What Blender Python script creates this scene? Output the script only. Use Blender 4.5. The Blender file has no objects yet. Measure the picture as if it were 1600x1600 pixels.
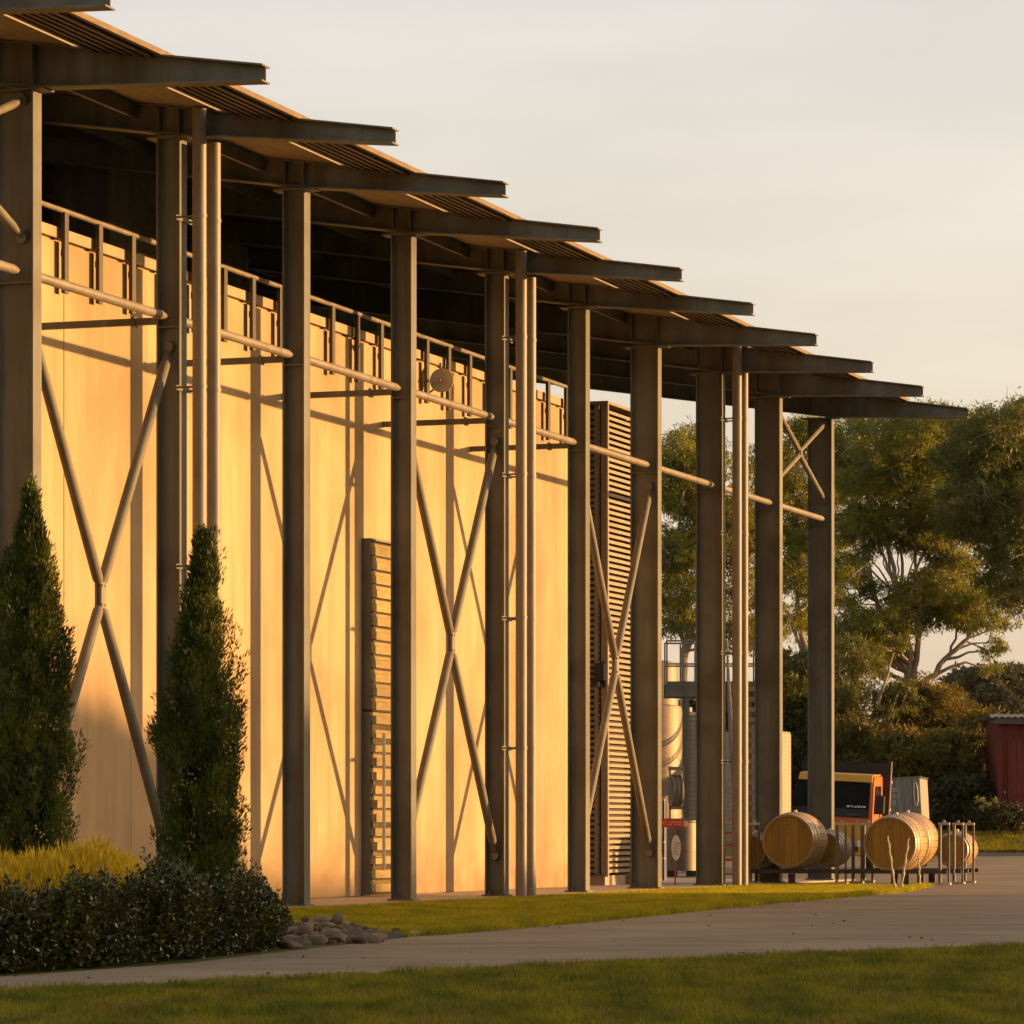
import bpy, math, random
import numpy as np
from mathutils import Vector, Matrix

R = math.radians
scene = bpy.context.scene
col = scene.collection

# ------------------------------------------------------------------ camera
F = 6000.0            # focal length in pixels of a 1600 px wide frame
CAMZ = 1.0
HOR = 1297.0          # row of the horizon
cam_d = bpy.data.cameras.new('camera')
cam_d.sensor_width = 36.0
cam_d.lens = 36.0 * F / 1600.0
cam_d.shift_y = (HOR - 800.0) / 1600.0
cam_d.clip_start = 0.5
cam_d.clip_end = 6000.0
cam = bpy.data.objects.new('camera', cam_d)
cam.location = (0, 0, CAMZ)
cam.rotation_euler = (R(90), 0, 0)
col.objects.link(cam)
scene.camera = cam

# ------------------------------------------------------------------ sun, sky, exposure
SUN_EL = 4.6
SUN_DIR = Vector((0.984 * math.cos(R(SUN_EL)), 0.179 * math.cos(R(SUN_EL)), math.sin(R(SUN_EL)))).normalized()
sun_d = bpy.data.lights.new('sun', 'SUN')
sun_d.energy = 5.0
sun_d.angle = R(0.9)
sun_d.color = (1.0, 0.545, 0.20)
sun = bpy.data.objects.new('sun', sun_d)
sun.rotation_euler = (-SUN_DIR).to_track_quat('-Z', 'Y').to_euler()
sun.location = (60, 20, 30)
col.objects.link(sun)

world = bpy.data.worlds.new('World')
scene.world = world
world.use_nodes = True
wn = world.node_tree
wn.nodes.clear()
w_out = wn.nodes.new('ShaderNodeOutputWorld')
w_bg = wn.nodes.new('ShaderNodeBackground')
w_sky = wn.nodes.new('ShaderNodeTexSky')
w_sky.sky_type = 'NISHITA'
w_sky.sun_disc = False
w_sky.sun_elevation = R(SUN_EL)
w_sky.sun_rotation = math.atan2(SUN_DIR.x, SUN_DIR.y)
w_sky.dust_density = 8.0
w_sky.air_density = 1.0
w_sky.ozone_density = 1.0
# thin, even veil of warm high cloud over the clear sky, the same in every direction
w_tc = wn.nodes.new('ShaderNodeTexCoord')
w_sep = wn.nodes.new('ShaderNodeSeparateXYZ')
wn.links.new(w_tc.outputs['Generated'], w_sep.inputs[0])
w_map = wn.nodes.new('ShaderNodeMapping')
w_map.inputs['Scale'].default_value = (2.0, 2.0, 11.0)
w_map.inputs['Rotation'].default_value = (0.10, 0.16, 0.0)
wn.links.new(w_tc.outputs['Generated'], w_map.inputs[0])
w_noise = wn.nodes.new('ShaderNodeTexNoise')
w_noise.inputs['Scale'].default_value = 2.2
w_noise.inputs['Detail'].default_value = 5.0
wn.links.new(w_map.outputs[0], w_noise.inputs['Vector'])
w_ramp = wn.nodes.new('ShaderNodeValToRGB')
cr = w_ramp.color_ramp
cr.elements[0].position = 0.0
cr.elements[0].color = (12.4, 8.8, 5.3, 1)
cr.elements[1].position = 1.0
cr.elements[1].color = (2.9, 2.75, 2.75, 1)
for p_, c_ in ((0.045, (11.6, 9.3, 6.8)), (0.12, (10.6, 9.2, 7.7)), (0.22, (8.8, 7.9, 7.4)), (0.42, (4.6, 4.2, 3.9))):
    e = cr.elements.new(p_); e.color = (*c_, 1)
wn.links.new(w_sep.outputs['Z'], w_ramp.inputs[0])
w_nr = wn.nodes.new('ShaderNodeMapRange')
w_nr.inputs['From Min'].default_value = 0.3
w_nr.inputs['From Max'].default_value = 0.75
w_nr.inputs['To Min'].default_value = 0.38
w_nr.inputs['To Max'].default_value = 0.56
wn.links.new(w_noise.outputs[0], w_nr.inputs['Value'])
w_mix = wn.nodes.new('ShaderNodeMix')
w_mix.data_type = 'RGBA'
wn.links.new(w_nr.outputs[0], w_mix.inputs['Factor'])
w_sk = wn.nodes.new('ShaderNodeVectorMath'); w_sk.operation = 'SCALE'; w_sk.inputs['Scale'].default_value = 3.7
wn.links.new(w_sky.outputs[0], w_sk.inputs[0])
wn.links.new(w_sk.outputs[0], w_mix.inputs[6])
wn.links.new(w_ramp.outputs[0], w_mix.inputs[7])
wn.links.new(w_mix.outputs[2], w_bg.inputs['Color'])
w_bg.inputs['Strength'].default_value = 0.073
wn.links.new(w_bg.outputs[0], w_out.inputs['Surface'])

scene.view_settings.view_transform = 'Standard'
scene.view_settings.look = 'None'
scene.view_settings.gamma = 1.0
scene.view_settings.exposure = 0.93
scene.view_settings.use_curve_mapping = False
scene.render.engine = 'CYCLES'
scene.cycles.use_denoising = True
scene.cycles.max_bounces = 5
scene.cycles.diffuse_bounces = 3
scene.cycles.adaptive_threshold = 0.02
scene.cycles.transparent_max_bounces = 8
scene.cycles.sample_clamp_indirect = 6.0

# ------------------------------------------------------------------ helpers
def px(u, v, Y):
    return Vector(((u - 800.0) / F * Y, Y, CAMZ - (v - HOR) / F * Y))

def pxX(u, Y):
    return (u - 800.0) / F * Y

def gY(v):
    return CAMZ * F / (v - HOR)

def tag(o, label=None, cat=None, group=None, kind=None):
    if label: o['label'] = label
    if cat: o['category'] = cat
    if group: o['group'] = group
    if kind: o['kind'] = kind
    return o

def empty(name, loc=(0, 0, 0), rz=0.0, parent=None):
    o = bpy.data.objects.new(name, None)
    o.empty_display_size = 0.2
    o.location = loc
    o.rotation_euler = (0, 0, rz)
    col.objects.link(o)
    if parent: o.parent = parent
    return o

def link_mesh(name, me, parent=None, loc=(0, 0, 0), rot=(0, 0, 0), scale=(1, 1, 1)):
    o = bpy.data.objects.new(name, me)
    col.objects.link(o)
    o.location = loc
    o.rotation_euler = rot
    o.scale = scale
    if parent: o.parent = parent
    return o

def copy_tree(o, parent=None):
    c = o.copy()
    col.objects.link(c)
    c.parent = parent
    for ch in list(o.children):
        copy_tree(ch, c)
    return c

class MB:
    def __init__(self):
        self.v = []; self.f = []; self.m = []; self.mi = 0
    def _add(self, vs, fs):
        b = len(self.v)
        self.v += [tuple(p) for p in vs]
        for f in fs:
            self.f.append(tuple(b + i for i in f)); self.m.append(self.mi)
        return self
    def box(self, x0, x1, y0, y1, z0, z1):
        return self._add([(x0,y0,z0),(x1,y0,z0),(x1,y1,z0),(x0,y1,z0),(x0,y0,z1),(x1,y0,z1),(x1,y1,z1),(x0,y1,z1)],
                         [(0,3,2,1),(4,5,6,7),(0,1,5,4),(1,2,6,5),(2,3,7,6),(3,0,4,7)])
    def prism(self, poly, ext):
        n = len(poly); ex = Vector(ext)
        vs = [Vector(p) for p in poly] + [Vector(p) + ex for p in poly]
        fs = [tuple(range(n))[::-1], tuple(range(n, 2 * n))]
        for i in range(n):
            j = (i + 1) % n
            fs.append((i, j, n + j, n + i))
        return self._add(vs, fs)
    def path(self, pts, rad, n=10, cap=True):
        pts = [Vector(p) for p in pts]
        if not hasattr(rad, '__len__'): rad = [rad] * len(pts)
        rings = []
        up = None
        for i, p in enumerate(pts):
            a = pts[max(i - 1, 0)]; b = pts[min(i + 1, len(pts) - 1)]
            d = (b - a)
            if d.length < 1e-9: d = Vector((0, 0, 1))
            d.normalize()
            if up is None:
                up = Vector((0, 0, 1)) if abs(d.z) < 0.9 else Vector((1, 0, 0))
            sx = d.cross(up)
            if sx.length < 1e-6: sx = d.cross(Vector((0, 1, 0)))
            sx.normalize(); sy = sx.cross(d)
            up = sy
            rings.append([p + (sx * math.cos(2 * math.pi * k / n) + sy * math.sin(2 * math.pi * k / n)) * rad[i] for k in range(n)])
        vs = [q for r in rings for q in r]
        fs = []
        for i in range(len(pts) - 1):
            for k in range(n):
                k2 = (k + 1) % n
                fs.append((i * n + k, (i + 1) * n + k, (i + 1) * n + k2, i * n + k2))
        if cap:
            fs.append(tuple(range(n))); fs.append(tuple((len(pts) - 1) * n + k for k in range(n))[::-1])
        return self._add(vs, fs)
    def tube(self, p0, p1, r0, r1=None, n=12, cap=True):
        return self.path([p0, p1], [r0, r0 if r1 is None else r1], n, cap)
    def lathe(self, prof, origin=(0, 0, 0), axis=(0, 0, 1), n=24, closed=False):
        ax = Vector(axis).normalized()
        t = Vector((1, 0, 0)) if abs(ax.x) < 0.9 else Vector((0, 1, 0))
        sx = ax.cross(t).normalized(); sy = ax.cross(sx)
        o = Vector(origin)
        vs = []
        for r, h in prof:
            for k in range(n):
                c, s = math.cos(2 * math.pi * k / n), math.sin(2 * math.pi * k / n)
                vs.append(o + ax * h + (sx * c + sy * s) * max(r, 1e-4))
        fs = []
        m = len(prof)
        for i in range(m if closed else m - 1):
            i2 = (i + 1) % m
            for k in range(n):
                k2 = (k + 1) % n
                fs.append((i * n + k, i * n + k2, i2 * n + k2, i2 * n + k))
        return self._add(vs, fs)
    def mesh(self, name, mats, smooth=False):
        me = bpy.data.meshes.new(name)
        me.from_pydata(self.v, [], self.f)
        if not isinstance(mats, (list, tuple)): mats = [mats]
        for m in mats: me.materials.append(m)
        if len(mats) > 1: me.polygons.foreach_set('material_index', self.m)
        if smooth: me.polygons.foreach_set('use_smooth', [True] * len(self.f))
        me.update()
        return me
    def build(self, name, mats, parent=None, loc=(0, 0, 0), rot=(0, 0, 0), smooth=False, bevel=0.0):
        o = link_mesh(name, self.mesh(name, mats, smooth), parent, loc, rot)
        if smooth:
            try:
                o.data.set_sharp_from_angle(angle=R(40))
            except Exception:
                pass
        if bevel:
            b = o.modifiers.new('bevel', 'BEVEL'); b.width = bevel; b.segments = 1; b.limit_method = 'ANGLE'
        return o

def np_mesh(name, verts, nper, mat):
    """verts: (N*nper,3) array, faces of nper vertices each"""
    me = bpy.data.meshes.new(name)
    nv = len(verts); nf = nv // nper
    me.vertices.add(nv)
    me.vertices.foreach_set('co', np.asarray(verts, dtype=np.float32).ravel())
    me.loops.add(nv)
    me.loops.foreach_set('vertex_index', np.arange(nv, dtype=np.int32))
    me.polygons.add(nf)
    me.polygons.foreach_set('loop_start', np.arange(0, nv, nper, dtype=np.int32))
    me.polygons.foreach_set('loop_total', np.full(nf, nper, dtype=np.int32))
    me.materials.append(mat)
    me.update(calc_edges=True)
    me.validate()
    return me

def unit(a):
    return a / np.maximum(np.linalg.norm(a, axis=1, keepdims=True), 1e-9)

def leaf_quads(cen, d, length, width, rng, fold=None):
    """diamond leaves: cen (N,3) base points, d (N,3) unit directions"""
    N = len(cen)
    length = np.broadcast_to(length, (N,))[:, None]; width = np.broadcast_to(width, (N,))[:, None]
    side = unit(np.cross(d, unit(rng.normal(size=(N, 3)))))
    v = np.empty((N, 4, 3))
    v[:, 0] = cen
    v[:, 1] = cen + d * length * 0.45 + side * width * 0.5
    v[:, 2] = cen + d * length
    v[:, 3] = cen + d * length * 0.45 - side * width * 0.5
    return v.reshape(-1, 3)

# ------------------------------------------------------------------ materials
def nmat(name, c1, c2, scale=3.0, stretch=(1, 1, 1), rough=0.6, metal=0.0, bump=0.0, detail=6.0, lo=0.35, hi=0.65,
         c3=None, scale3=0.6, f3=0.5, bscale=None, island=0.0, spec=0.5):
    m = bpy.data.materials.new(name)
    m.use_nodes = True
    nt = m.node_tree; N = nt.nodes; L = nt.links
    b = N['Principled BSDF']
    geo = N.new('ShaderNodeNewGeometry')
    mp = N.new('ShaderNodeMapping'); mp.inputs['Scale'].default_value = stretch
    L.new(geo.outputs['Position'], mp.inputs[0])
    no = N.new('ShaderNodeTexNoise'); no.inputs['Scale'].default_value = scale; no.inputs['Detail'].default_value = detail
    no.inputs['Roughness'].default_value = 0.6
    L.new(mp.outputs[0], no.inputs['Vector'])
    mr = N.new('ShaderNodeMapRange'); mr.inputs['From Min'].default_value = lo; mr.inputs['From Max'].default_value = hi
    L.new(no.outputs[0], mr.inputs['Value'])
    mx = N.new('ShaderNodeMix'); mx.data_type = 'RGBA'
    mx.inputs[6].default_value = (*c1, 1); mx.inputs[7].default_value = (*c2, 1)
    L.new(mr.outputs[0], mx.inputs['Factor'])
    out = mx.outputs[2]
    if c3 is not None:
        n3 = N.new('ShaderNodeTexNoise'); n3.inputs['Scale'].default_value = scale3; n3.inputs['Detail'].default_value = 4
        L.new(geo.outputs['Position'], n3.inputs['Vector'])
        m3 = N.new('ShaderNodeMapRange'); m3.inputs['From Min'].default_value = 0.45; m3.inputs['From Max'].default_value = 0.7
        m3.inputs['To Max'].default_value = f3
        L.new(n3.outputs[0], m3.inputs['Value'])
        x3 = N.new('ShaderNodeMix'); x3.data_type = 'RGBA'; x3.inputs[7].default_value = (*c3, 1)
        L.new(m3.outputs[0], x3.inputs['Factor']); L.new(out, x3.inputs[6])
        out = x3.outputs[2]
    if island:
        hs = N.new('ShaderNodeHueSaturation')
        rp = N.new('ShaderNodeMapRange'); rp.inputs['To Min'].default_value = 1 - island; rp.inputs['To Max'].default_value = 1 + island
        L.new(geo.outputs['Random Per Island'], rp.inputs['Value'])
        L.new(rp.outputs[0], hs.inputs['Value']); L.new(out, hs.inputs['Color'])
        out = hs.outputs[0]
    L.new(out, b.inputs['Base Color'])
    rr = N.new('ShaderNodeMapRange'); rr.inputs['To Min'].default_value = max(rough - 0.08, 0.02); rr.inputs['To Max'].default_value = min(rough + 0.12, 1)
    L.new(no.outputs[0], rr.inputs['Value']); L.new(rr.outputs[0], b.inputs['Roughness'])
    b.inputs['Metallic'].default_value = metal
    b.inputs['Specular IOR Level'].default_value = spec
    if bump:
        bn = N.new('ShaderNodeBump'); bn.inputs['Strength'].default_value = bump; bn.inputs['Distance'].default_value = 0.02
        if bscale:
            n4 = N.new('ShaderNodeTexNoise'); n4.inputs['Scale'].default_value = bscale; n4.inputs['Detail'].default_value = 5
            L.new(geo.outputs['Position'], n4.inputs['Vector']); L.new(n4.outputs[0], bn.inputs['Height'])
        else:
            L.new(no.outputs[0], bn.inputs['Height'])
        L.new(bn.outputs[0], b.inputs['Normal'])
    return m

def leafmat(name, c1, c2, scale=1.2, trans=0.35, rough=0.5, tcol=None, island=0.35, spec=0.4, **kw):
    m = nmat(name, c1, c2, scale=scale, rough=rough, island=island, spec=spec, lo=0.4, hi=0.6, **kw)
    nt = m.node_tree; N = nt.nodes; L = nt.links
    b = N['Principled BSDF']; o = N['Material Output']
    t = N.new('ShaderNodeBsdfTranslucent')
    src = b.inputs['Base Color'].links[0].from_socket
    if tcol:
        mx = N.new('ShaderNodeMix'); mx.data_type = 'RGBA'; mx.blend_type = 'MIX'; mx.inputs['Factor'].default_value = 0.5
        L.new(src, mx.inputs[6]); mx.inputs[7].default_value = (*tcol, 1)
        L.new(mx.outputs[2], t.inputs['Color'])
    else:
        L.new(src, t.inputs['Color'])
    ms = N.new('ShaderNodeMixShader'); ms.inputs[0].default_value = trans
    L.new(b.outputs[0], ms.inputs[1]); L.new(t.outputs[0], ms.inputs[2]); L.new(ms.outputs[0], o.inputs['Surface'])
    return m

M = {}
M['steel'] = nmat('weathered_steel', (0.108, 0.106, 0.080), (0.188, 0.182, 0.138), 4.0, (1, 1, 0.05), 0.62, 0.0, 0.05, c3=(0.095, 0.08, 0.05), scale3=1.3, f3=0.75, spec=0.3)
M['galv'] = nmat('galvanised_tube', (0.18, 0.15, 0.105), (0.25, 0.205, 0.15), 5, (1, 1, 0.3), 0.5, 0.1, 0.03, spec=0.4)
M['brace'] = nmat('shade_toned_tube', (0.125, 0.108, 0.074), (0.185, 0.16, 0.11), 3, (1, 1, 0.3), 0.65, 0.0, 0.03, spec=0.35)  # darker than the other tubes: the braces' shaded side is put into the colour
M['darksteel'] = nmat('dark_steel', (0.045, 0.036, 0.025), (0.08, 0.065, 0.045), 4, (1, 1, 0.3), 0.55, 0.2)
M['wall'] = nmat('precast_concrete', (0.54, 0.39, 0.215), (0.64, 0.475, 0.275), 1.3, (1, 1, 0.16), 0.9, 0.0, 0.12, lo=0.3, hi=0.7, c3=(0.42, 0.29, 0.145), scale3=0.45, f3=0.6, bscale=14)
def wall_material():
    m = nmat('precast_concrete', (0.40, 0.275, 0.142), (0.54, 0.395, 0.222), 1.6, (1, 1, 0.22), 0.9, 0.0, 0.15, lo=0.28, hi=0.72, c3=(0.29, 0.195, 0.095), scale3=0.5, f3=0.75, bscale=14)
    nt = m.node_tree; N = nt.nodes; L = nt.links
    b = N['Principled BSDF']; src = b.inputs['Base Color'].links[0].from_socket
    geo = N.new('ShaderNodeNewGeometry'); oi = N.new('ShaderNodeObjectInfo')
    # fine run-off streaks
    mp = N.new('ShaderNodeMapping'); mp.inputs['Scale'].default_value = (3.2, 3.2, 0.16); L.new(geo.outputs['Position'], mp.inputs[0])
    st = N.new('ShaderNodeTexNoise'); st.inputs['Scale'].default_value = 1.6; st.inputs['Detail'].default_value = 7; L.new(mp.outputs[0], st.inputs['Vector'])
    sr = N.new('ShaderNodeMapRange'); sr.inputs['From Min'].default_value = 0.5; sr.inputs['From Max'].default_value = 0.78; sr.inputs['To Max'].default_value = 0.35; L.new(st.outputs[0], sr.inputs['Value'])
    x1 = N.new('ShaderNodeMix'); x1.data_type = 'RGBA'; x1.inputs[7].default_value = (0.26, 0.18, 0.095, 1); L.new(sr.outputs[0], x1.inputs['Factor']); L.new(src, x1.inputs[6])
    # splashed dirt near the ground
    sp = N.new('ShaderNodeSeparateXYZ'); L.new(geo.outputs['Position'], sp.inputs[0])
    nz = N.new('ShaderNodeTexNoise'); nz.inputs['Scale'].default_value = 2.5; nz.inputs['Detail'].default_value = 6; L.new(geo.outputs['Position'], nz.inputs['Vector'])
    ad = N.new('ShaderNodeMath'); ad.operation = 'MULTIPLY_ADD'; ad.inputs[1].default_value = -1.3; L.new(nz.outputs[0], ad.inputs[0]); L.new(sp.outputs['Z'], ad.inputs[2])
    dr_ = N.new('ShaderNodeMapRange'); dr_.inputs['From Min'].default_value = -0.75; dr_.inputs['From Max'].default_value = 0.1; dr_.inputs['To Min'].default_value = 0.7; dr_.inputs['To Max'].default_value = 0.0; L.new(ad.outputs[0], dr_.inputs['Value'])
    x2 = N.new('ShaderNodeMix'); x2.data_type = 'RGBA'; x2.inputs[7].default_value = (0.20, 0.13, 0.065, 1); L.new(dr_.outputs[0], x2.inputs['Factor']); L.new(x1.outputs[2], x2.inputs[6])
    # each panel cast in its own tone
    hs = N.new('ShaderNodeHueSaturation'); vr = N.new('ShaderNodeMapRange'); vr.inputs['To Min'].default_value = 0.88; vr.inputs['To Max'].default_value = 1.06
    L.new(oi.outputs['Random'], vr.inputs['Value']); L.new(vr.outputs[0], hs.inputs['Value']); L.new(x2.outputs[2], hs.inputs['Color'])
    L.new(hs.outputs[0], b.inputs['Base Color'])
    return m
M['wall'] = wall_material()
M['coping'] = nmat('coping_concrete', (0.35, 0.26, 0.15), (0.45, 0.34, 0.21), 3, (1, 1, 1), 0.9, bump=0.1)
M['slab'] = nmat('apron_concrete', (0.36, 0.27, 0.18), (0.47, 0.36, 0.25), 2, (1, 1, 1), 0.9, bump=0.1, bscale=20)
M['soffit'] = nmat('soffit_lining', (0.20, 0.165, 0.105), (0.26, 0.215, 0.14), 2, (1, 1, 1), 0.8)
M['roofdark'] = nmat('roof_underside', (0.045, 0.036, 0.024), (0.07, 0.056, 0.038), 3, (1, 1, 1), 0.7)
M['rib'] = nmat('roof_rib', (0.07, 0.055, 0.036), (0.11, 0.088, 0.058), 6, (1, 1, 1), 0.65)
M['fascia'] = nmat('fascia_timber', (0.13, 0.088, 0.04), (0.21, 0.145, 0.07), 5, (1, 1, 6), 0.75, bump=0.15)
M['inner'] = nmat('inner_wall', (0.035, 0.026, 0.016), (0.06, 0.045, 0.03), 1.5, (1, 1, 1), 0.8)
M['plank'] = nmat('sawn_timber', (0.23, 0.16, 0.05), (0.36, 0.265, 0.09), 4, (1, 1, 7), 0.8, bump=0.25, c3=(0.19, 0.12, 0.045), scale3=1.5, f3=0.5, island=0.0)
M['louvre'] = nmat('louvre_blade', (0.24, 0.19, 0.125), (0.31, 0.25, 0.17), 3, (1, 1, 1), 0.55, 0.1)
M['stainless'] = nmat('stainless', (0.16, 0.128, 0.09), (0.21, 0.17, 0.125), 2, (1, 1, 10), 0.55, 0.5, 0.03)
M['dish'] = nmat('dish_paint', (0.5, 0.46, 0.38), (0.58, 0.54, 0.46), 8, rough=0.5)
M['road'] = nmat('asphalt', (0.225, 0.16, 0.093), (0.315, 0.23, 0.14), 1.6, (0.5, 0.8, 1), 0.9, bump=0.35, bscale=45, c3=(0.39, 0.285, 0.175), scale3=0.35, f3=0.8, spec=0.25)
M['ground'] = nmat('turf', (0.070, 0.080, 0.012), (0.11, 0.115, 0.02), 2.0, rough=0.95, bump=0.5, bscale=30, c3=(0.085, 0.07, 0.022), scale3=0.8, f3=0.7, spec=0.1)
M['grass'] = leafmat('grass_blade', (0.105, 0.128, 0.006), (0.30, 0.26, 0.013), 2.3, 0.45, 0.55, island=0.5, spec=0.2, stretch=(1, 0.3, 1), c3=(0.28, 0.185, 0.04), scale3=1.6, f3=0.8)
M['lawn2'] = leafmat('lawn_blade', (0.29, 0.285, 0.012), (0.50, 0.40, 0.015), 1.6, 0.5, 0.55, island=0.4, spec=0.2, stretch=(1, 0.4, 1))
M['stone'] = nmat('river_stone', (0.105, 0.070, 0.034), (0.225, 0.152, 0.08), 7, rough=0.8, bump=0.3, c3=(0.09, 0.07, 0.05), scale3=2.5, f3=0.7)
def own_tone(m, lo, hi):
    nt = m.node_tree; N = nt.nodes; L = nt.links
    b = N['Principled BSDF']; src = b.inputs['Base Color'].links[0].from_socket
    oi = N.new('ShaderNodeObjectInfo'); hs = N.new('ShaderNodeHueSaturation'); vr = N.new('ShaderNodeMapRange')
    vr.inputs['To Min'].default_value = lo; vr.inputs['To Max'].default_value = hi
    L.new(oi.outputs['Random'], vr.inputs['Value']); L.new(vr.outputs[0], hs.inputs['Value']); L.new(src, hs.inputs['Color']); L.new(hs.outputs[0], b.inputs['Base Color'])
own_tone(M['stone'], 0.5, 1.55)
own_tone(M['plank'], 0.75, 1.2)
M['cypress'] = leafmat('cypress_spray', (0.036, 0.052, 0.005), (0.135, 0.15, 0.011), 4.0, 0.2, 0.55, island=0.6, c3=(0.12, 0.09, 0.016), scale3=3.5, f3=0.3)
M['cone'] = nmat('cypress_cone', (0.34, 0.22, 0.06), (0.46, 0.32, 0.11), 20, rough=0.6)
M['bark_dark'] = nmat('dark_bark', (0.045, 0.032, 0.02), (0.075, 0.055, 0.035), 9, (1, 1, 0.3), 0.9, bump=0.4)
M['shrub'] = leafmat('glossy_leaf', (0.036, 0.041, 0.005), (0.085, 0.082, 0.009), 3.0, 0.15, 0.24, island=0.6, spec=0.5)
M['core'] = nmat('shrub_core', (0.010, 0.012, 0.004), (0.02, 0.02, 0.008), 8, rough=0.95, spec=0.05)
M['golden'] = leafmat('golden_blade', (0.66, 0.43, 0.02), (0.82, 0.58, 0.035), 3.0, 0.35, 0.6, island=0.35)
M['euc'] = leafmat('gum_leaf', (0.085, 0.120, 0.010), (0.215, 0.215, 0.017), 0.7, 0.38, 0.5, tcol=(0.42, 0.36, 0.02), island=0.45)
M['euc2'] = leafmat('gum_leaf_dark', (0.060, 0.085, 0.012), (0.125, 0.135, 0.018), 0.6, 0.32, 0.5, tcol=(0.32, 0.29, 0.02), island=0.45)
M['bark'] = nmat('gum_bark', (0.30, 0.235, 0.16), (0.47, 0.38, 0.275), 2.5, (1, 1, 0.35), 0.85, bump=0.2, c3=(0.16, 0.115, 0.07), scale3=1.0, f3=0.7)
M['bush'] = leafmat('bush_leaf', (0.052, 0.062, 0.007), (0.165, 0.14, 0.014), 0.8, 0.35, 0.6, tcol=(0.38, 0.22, 0.02), island=0.5)
M['bushdark'] = leafmat('dark_bush_leaf', (0.035, 0.038, 0.010), (0.065, 0.06, 0.014), 0.8, 0.2, 0.6, island=0.5)
M['far'] = leafmat('far_leaf', (0.085, 0.08, 0.03), (0.13, 0.115, 0.045), 0.2, 0.2, 0.7, island=0.3)  # lightened leaf tone: the haze of distance is put into the colour
M['oak'] = nmat('oak_head', (0.27, 0.135, 0.010), (0.37, 0.20, 0.02), 6, (8, 8, 0.5), 0.55, bump=0.08)
own_tone(M['oak'], 0.82, 1.15)
M['oak2'] = nmat('oak_stave', (0.32, 0.175, 0.045), (0.42, 0.25, 0.08), 6, (9, 1, 9), 0.5, bump=0.08)
M['hoop'] = nmat('hoop_steel', (0.42, 0.37, 0.30), (0.55, 0.49, 0.41), 6, rough=0.38, metal=0.75)
M['rack'] = nmat('rack_steel', (0.035, 0.028, 0.02), (0.07, 0.055, 0.04), 6, rough=0.5, metal=0.2)
M['rackcap'] = nmat('rack_galv', (0.42, 0.36, 0.28), (0.52, 0.45, 0.36), 6, rough=0.45, metal=0.35)
M['orange'] = nmat('cab_orange', (0.52, 0.12, 0.008), (0.58, 0.15, 0.012), 3, rough=0.35)
M['yellow'] = nmat('cab_yellow', (0.58, 0.29, 0.02), (0.66, 0.35, 0.03), 3, rough=0.35)
M['black'] = nmat('black_paint', (0.012, 0.011, 0.010), (0.025, 0.022, 0.018), 4, rough=0.45)
M['glass'] = nmat('dark_glass', (0.010, 0.013, 0.013), (0.016, 0.02, 0.019), 2, rough=0.08, spec=0.6)
M['tyre'] = nmat('tyre', (0.02, 0.018, 0.016), (0.03, 0.027, 0.024), 9, rough=0.9)
M['white'] = nmat('white_paint', (0.66, 0.60, 0.50), (0.76, 0.70, 0.60), 9, rough=0.5)
M['greyboard'] = nmat('weathered_board', (0.20, 0.185, 0.15), (0.31, 0.285, 0.235), 4, (6, 6, 0.5), 0.85, bump=0.2)
M['redpaint'] = nmat('barn_red', (0.115, 0.013, 0.004), (0.16, 0.02, 0.006), 3, (1, 1, 0.4), 0.75, bump=0.1)
M['reddoor'] = nmat('barn_red_door', (0.14, 0.015, 0.005), (0.185, 0.024, 0.008), 3, (4, 4, 0.4), 0.7, bump=0.1)
M['signred'] = nmat('sign_red', (0.50, 0.020, 0.012), (0.58, 0.03, 0.018), 5, rough=0.4)
M['blue'] = nmat('pole_blue', (0.030, 0.035, 0.20), (0.05, 0.06, 0.27), 5, rough=0.4)
M['peach'] = nmat('sign_peach', (0.72, 0.45, 0.20), (0.78, 0.52, 0.26), 9, rough=0.5)
M['corr'] = nmat('corrugated_iron', (0.42, 0.38, 0.33), (0.52, 0.47, 0.41), 5, rough=0.5, metal=0.3)
M['cane'] = nmat('pale_cane', (0.55, 0.45, 0.31), (0.66, 0.56, 0.42), 20, rough=0.7)
M['hose'] = nmat('hose_rubber', (0.20, 0.15, 0.09), (0.27, 0.205, 0.13), 10, rough=0.5)
M['dirt'] = nmat('bare_dirt', (0.03, 0.021, 0.012), (0.05, 0.036, 0.02), 3, rough=0.95, bump=0.4, bscale=20)
M['flower'] = leafmat('flower_head', (0.30, 0.28, 0.05), (0.40, 0.36, 0.08), 8, 0.3, 0.6)

def dimple(m):
    nt = m.node_tree; N = nt.nodes; L = nt.links
    geo = N.new('ShaderNodeNewGeometry')
    vo = N.new('ShaderNodeTexVoronoi'); vo.inputs['Scale'].default_value = 9; vo.inputs['Randomness'].default_value = 0.0
    L.new(geo.outputs['Position'], vo.inputs['Vector'])
    bn = N.new('ShaderNodeBump'); bn.inputs['Strength'].default_value = 0.7; bn.inputs['Distance'].default_value = 0.03
    L.new(vo.outputs['Distance'], bn.inputs['Height']); L.new(bn.outputs[0], N['Principled BSDF'].inputs['Normal'])
M['dimpled'] = nmat('dimple_jacket', (0.22, 0.175, 0.12), (0.28, 0.225, 0.16), 2, rough=0.6, metal=0.3)
dimple(M['dimpled'])

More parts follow.
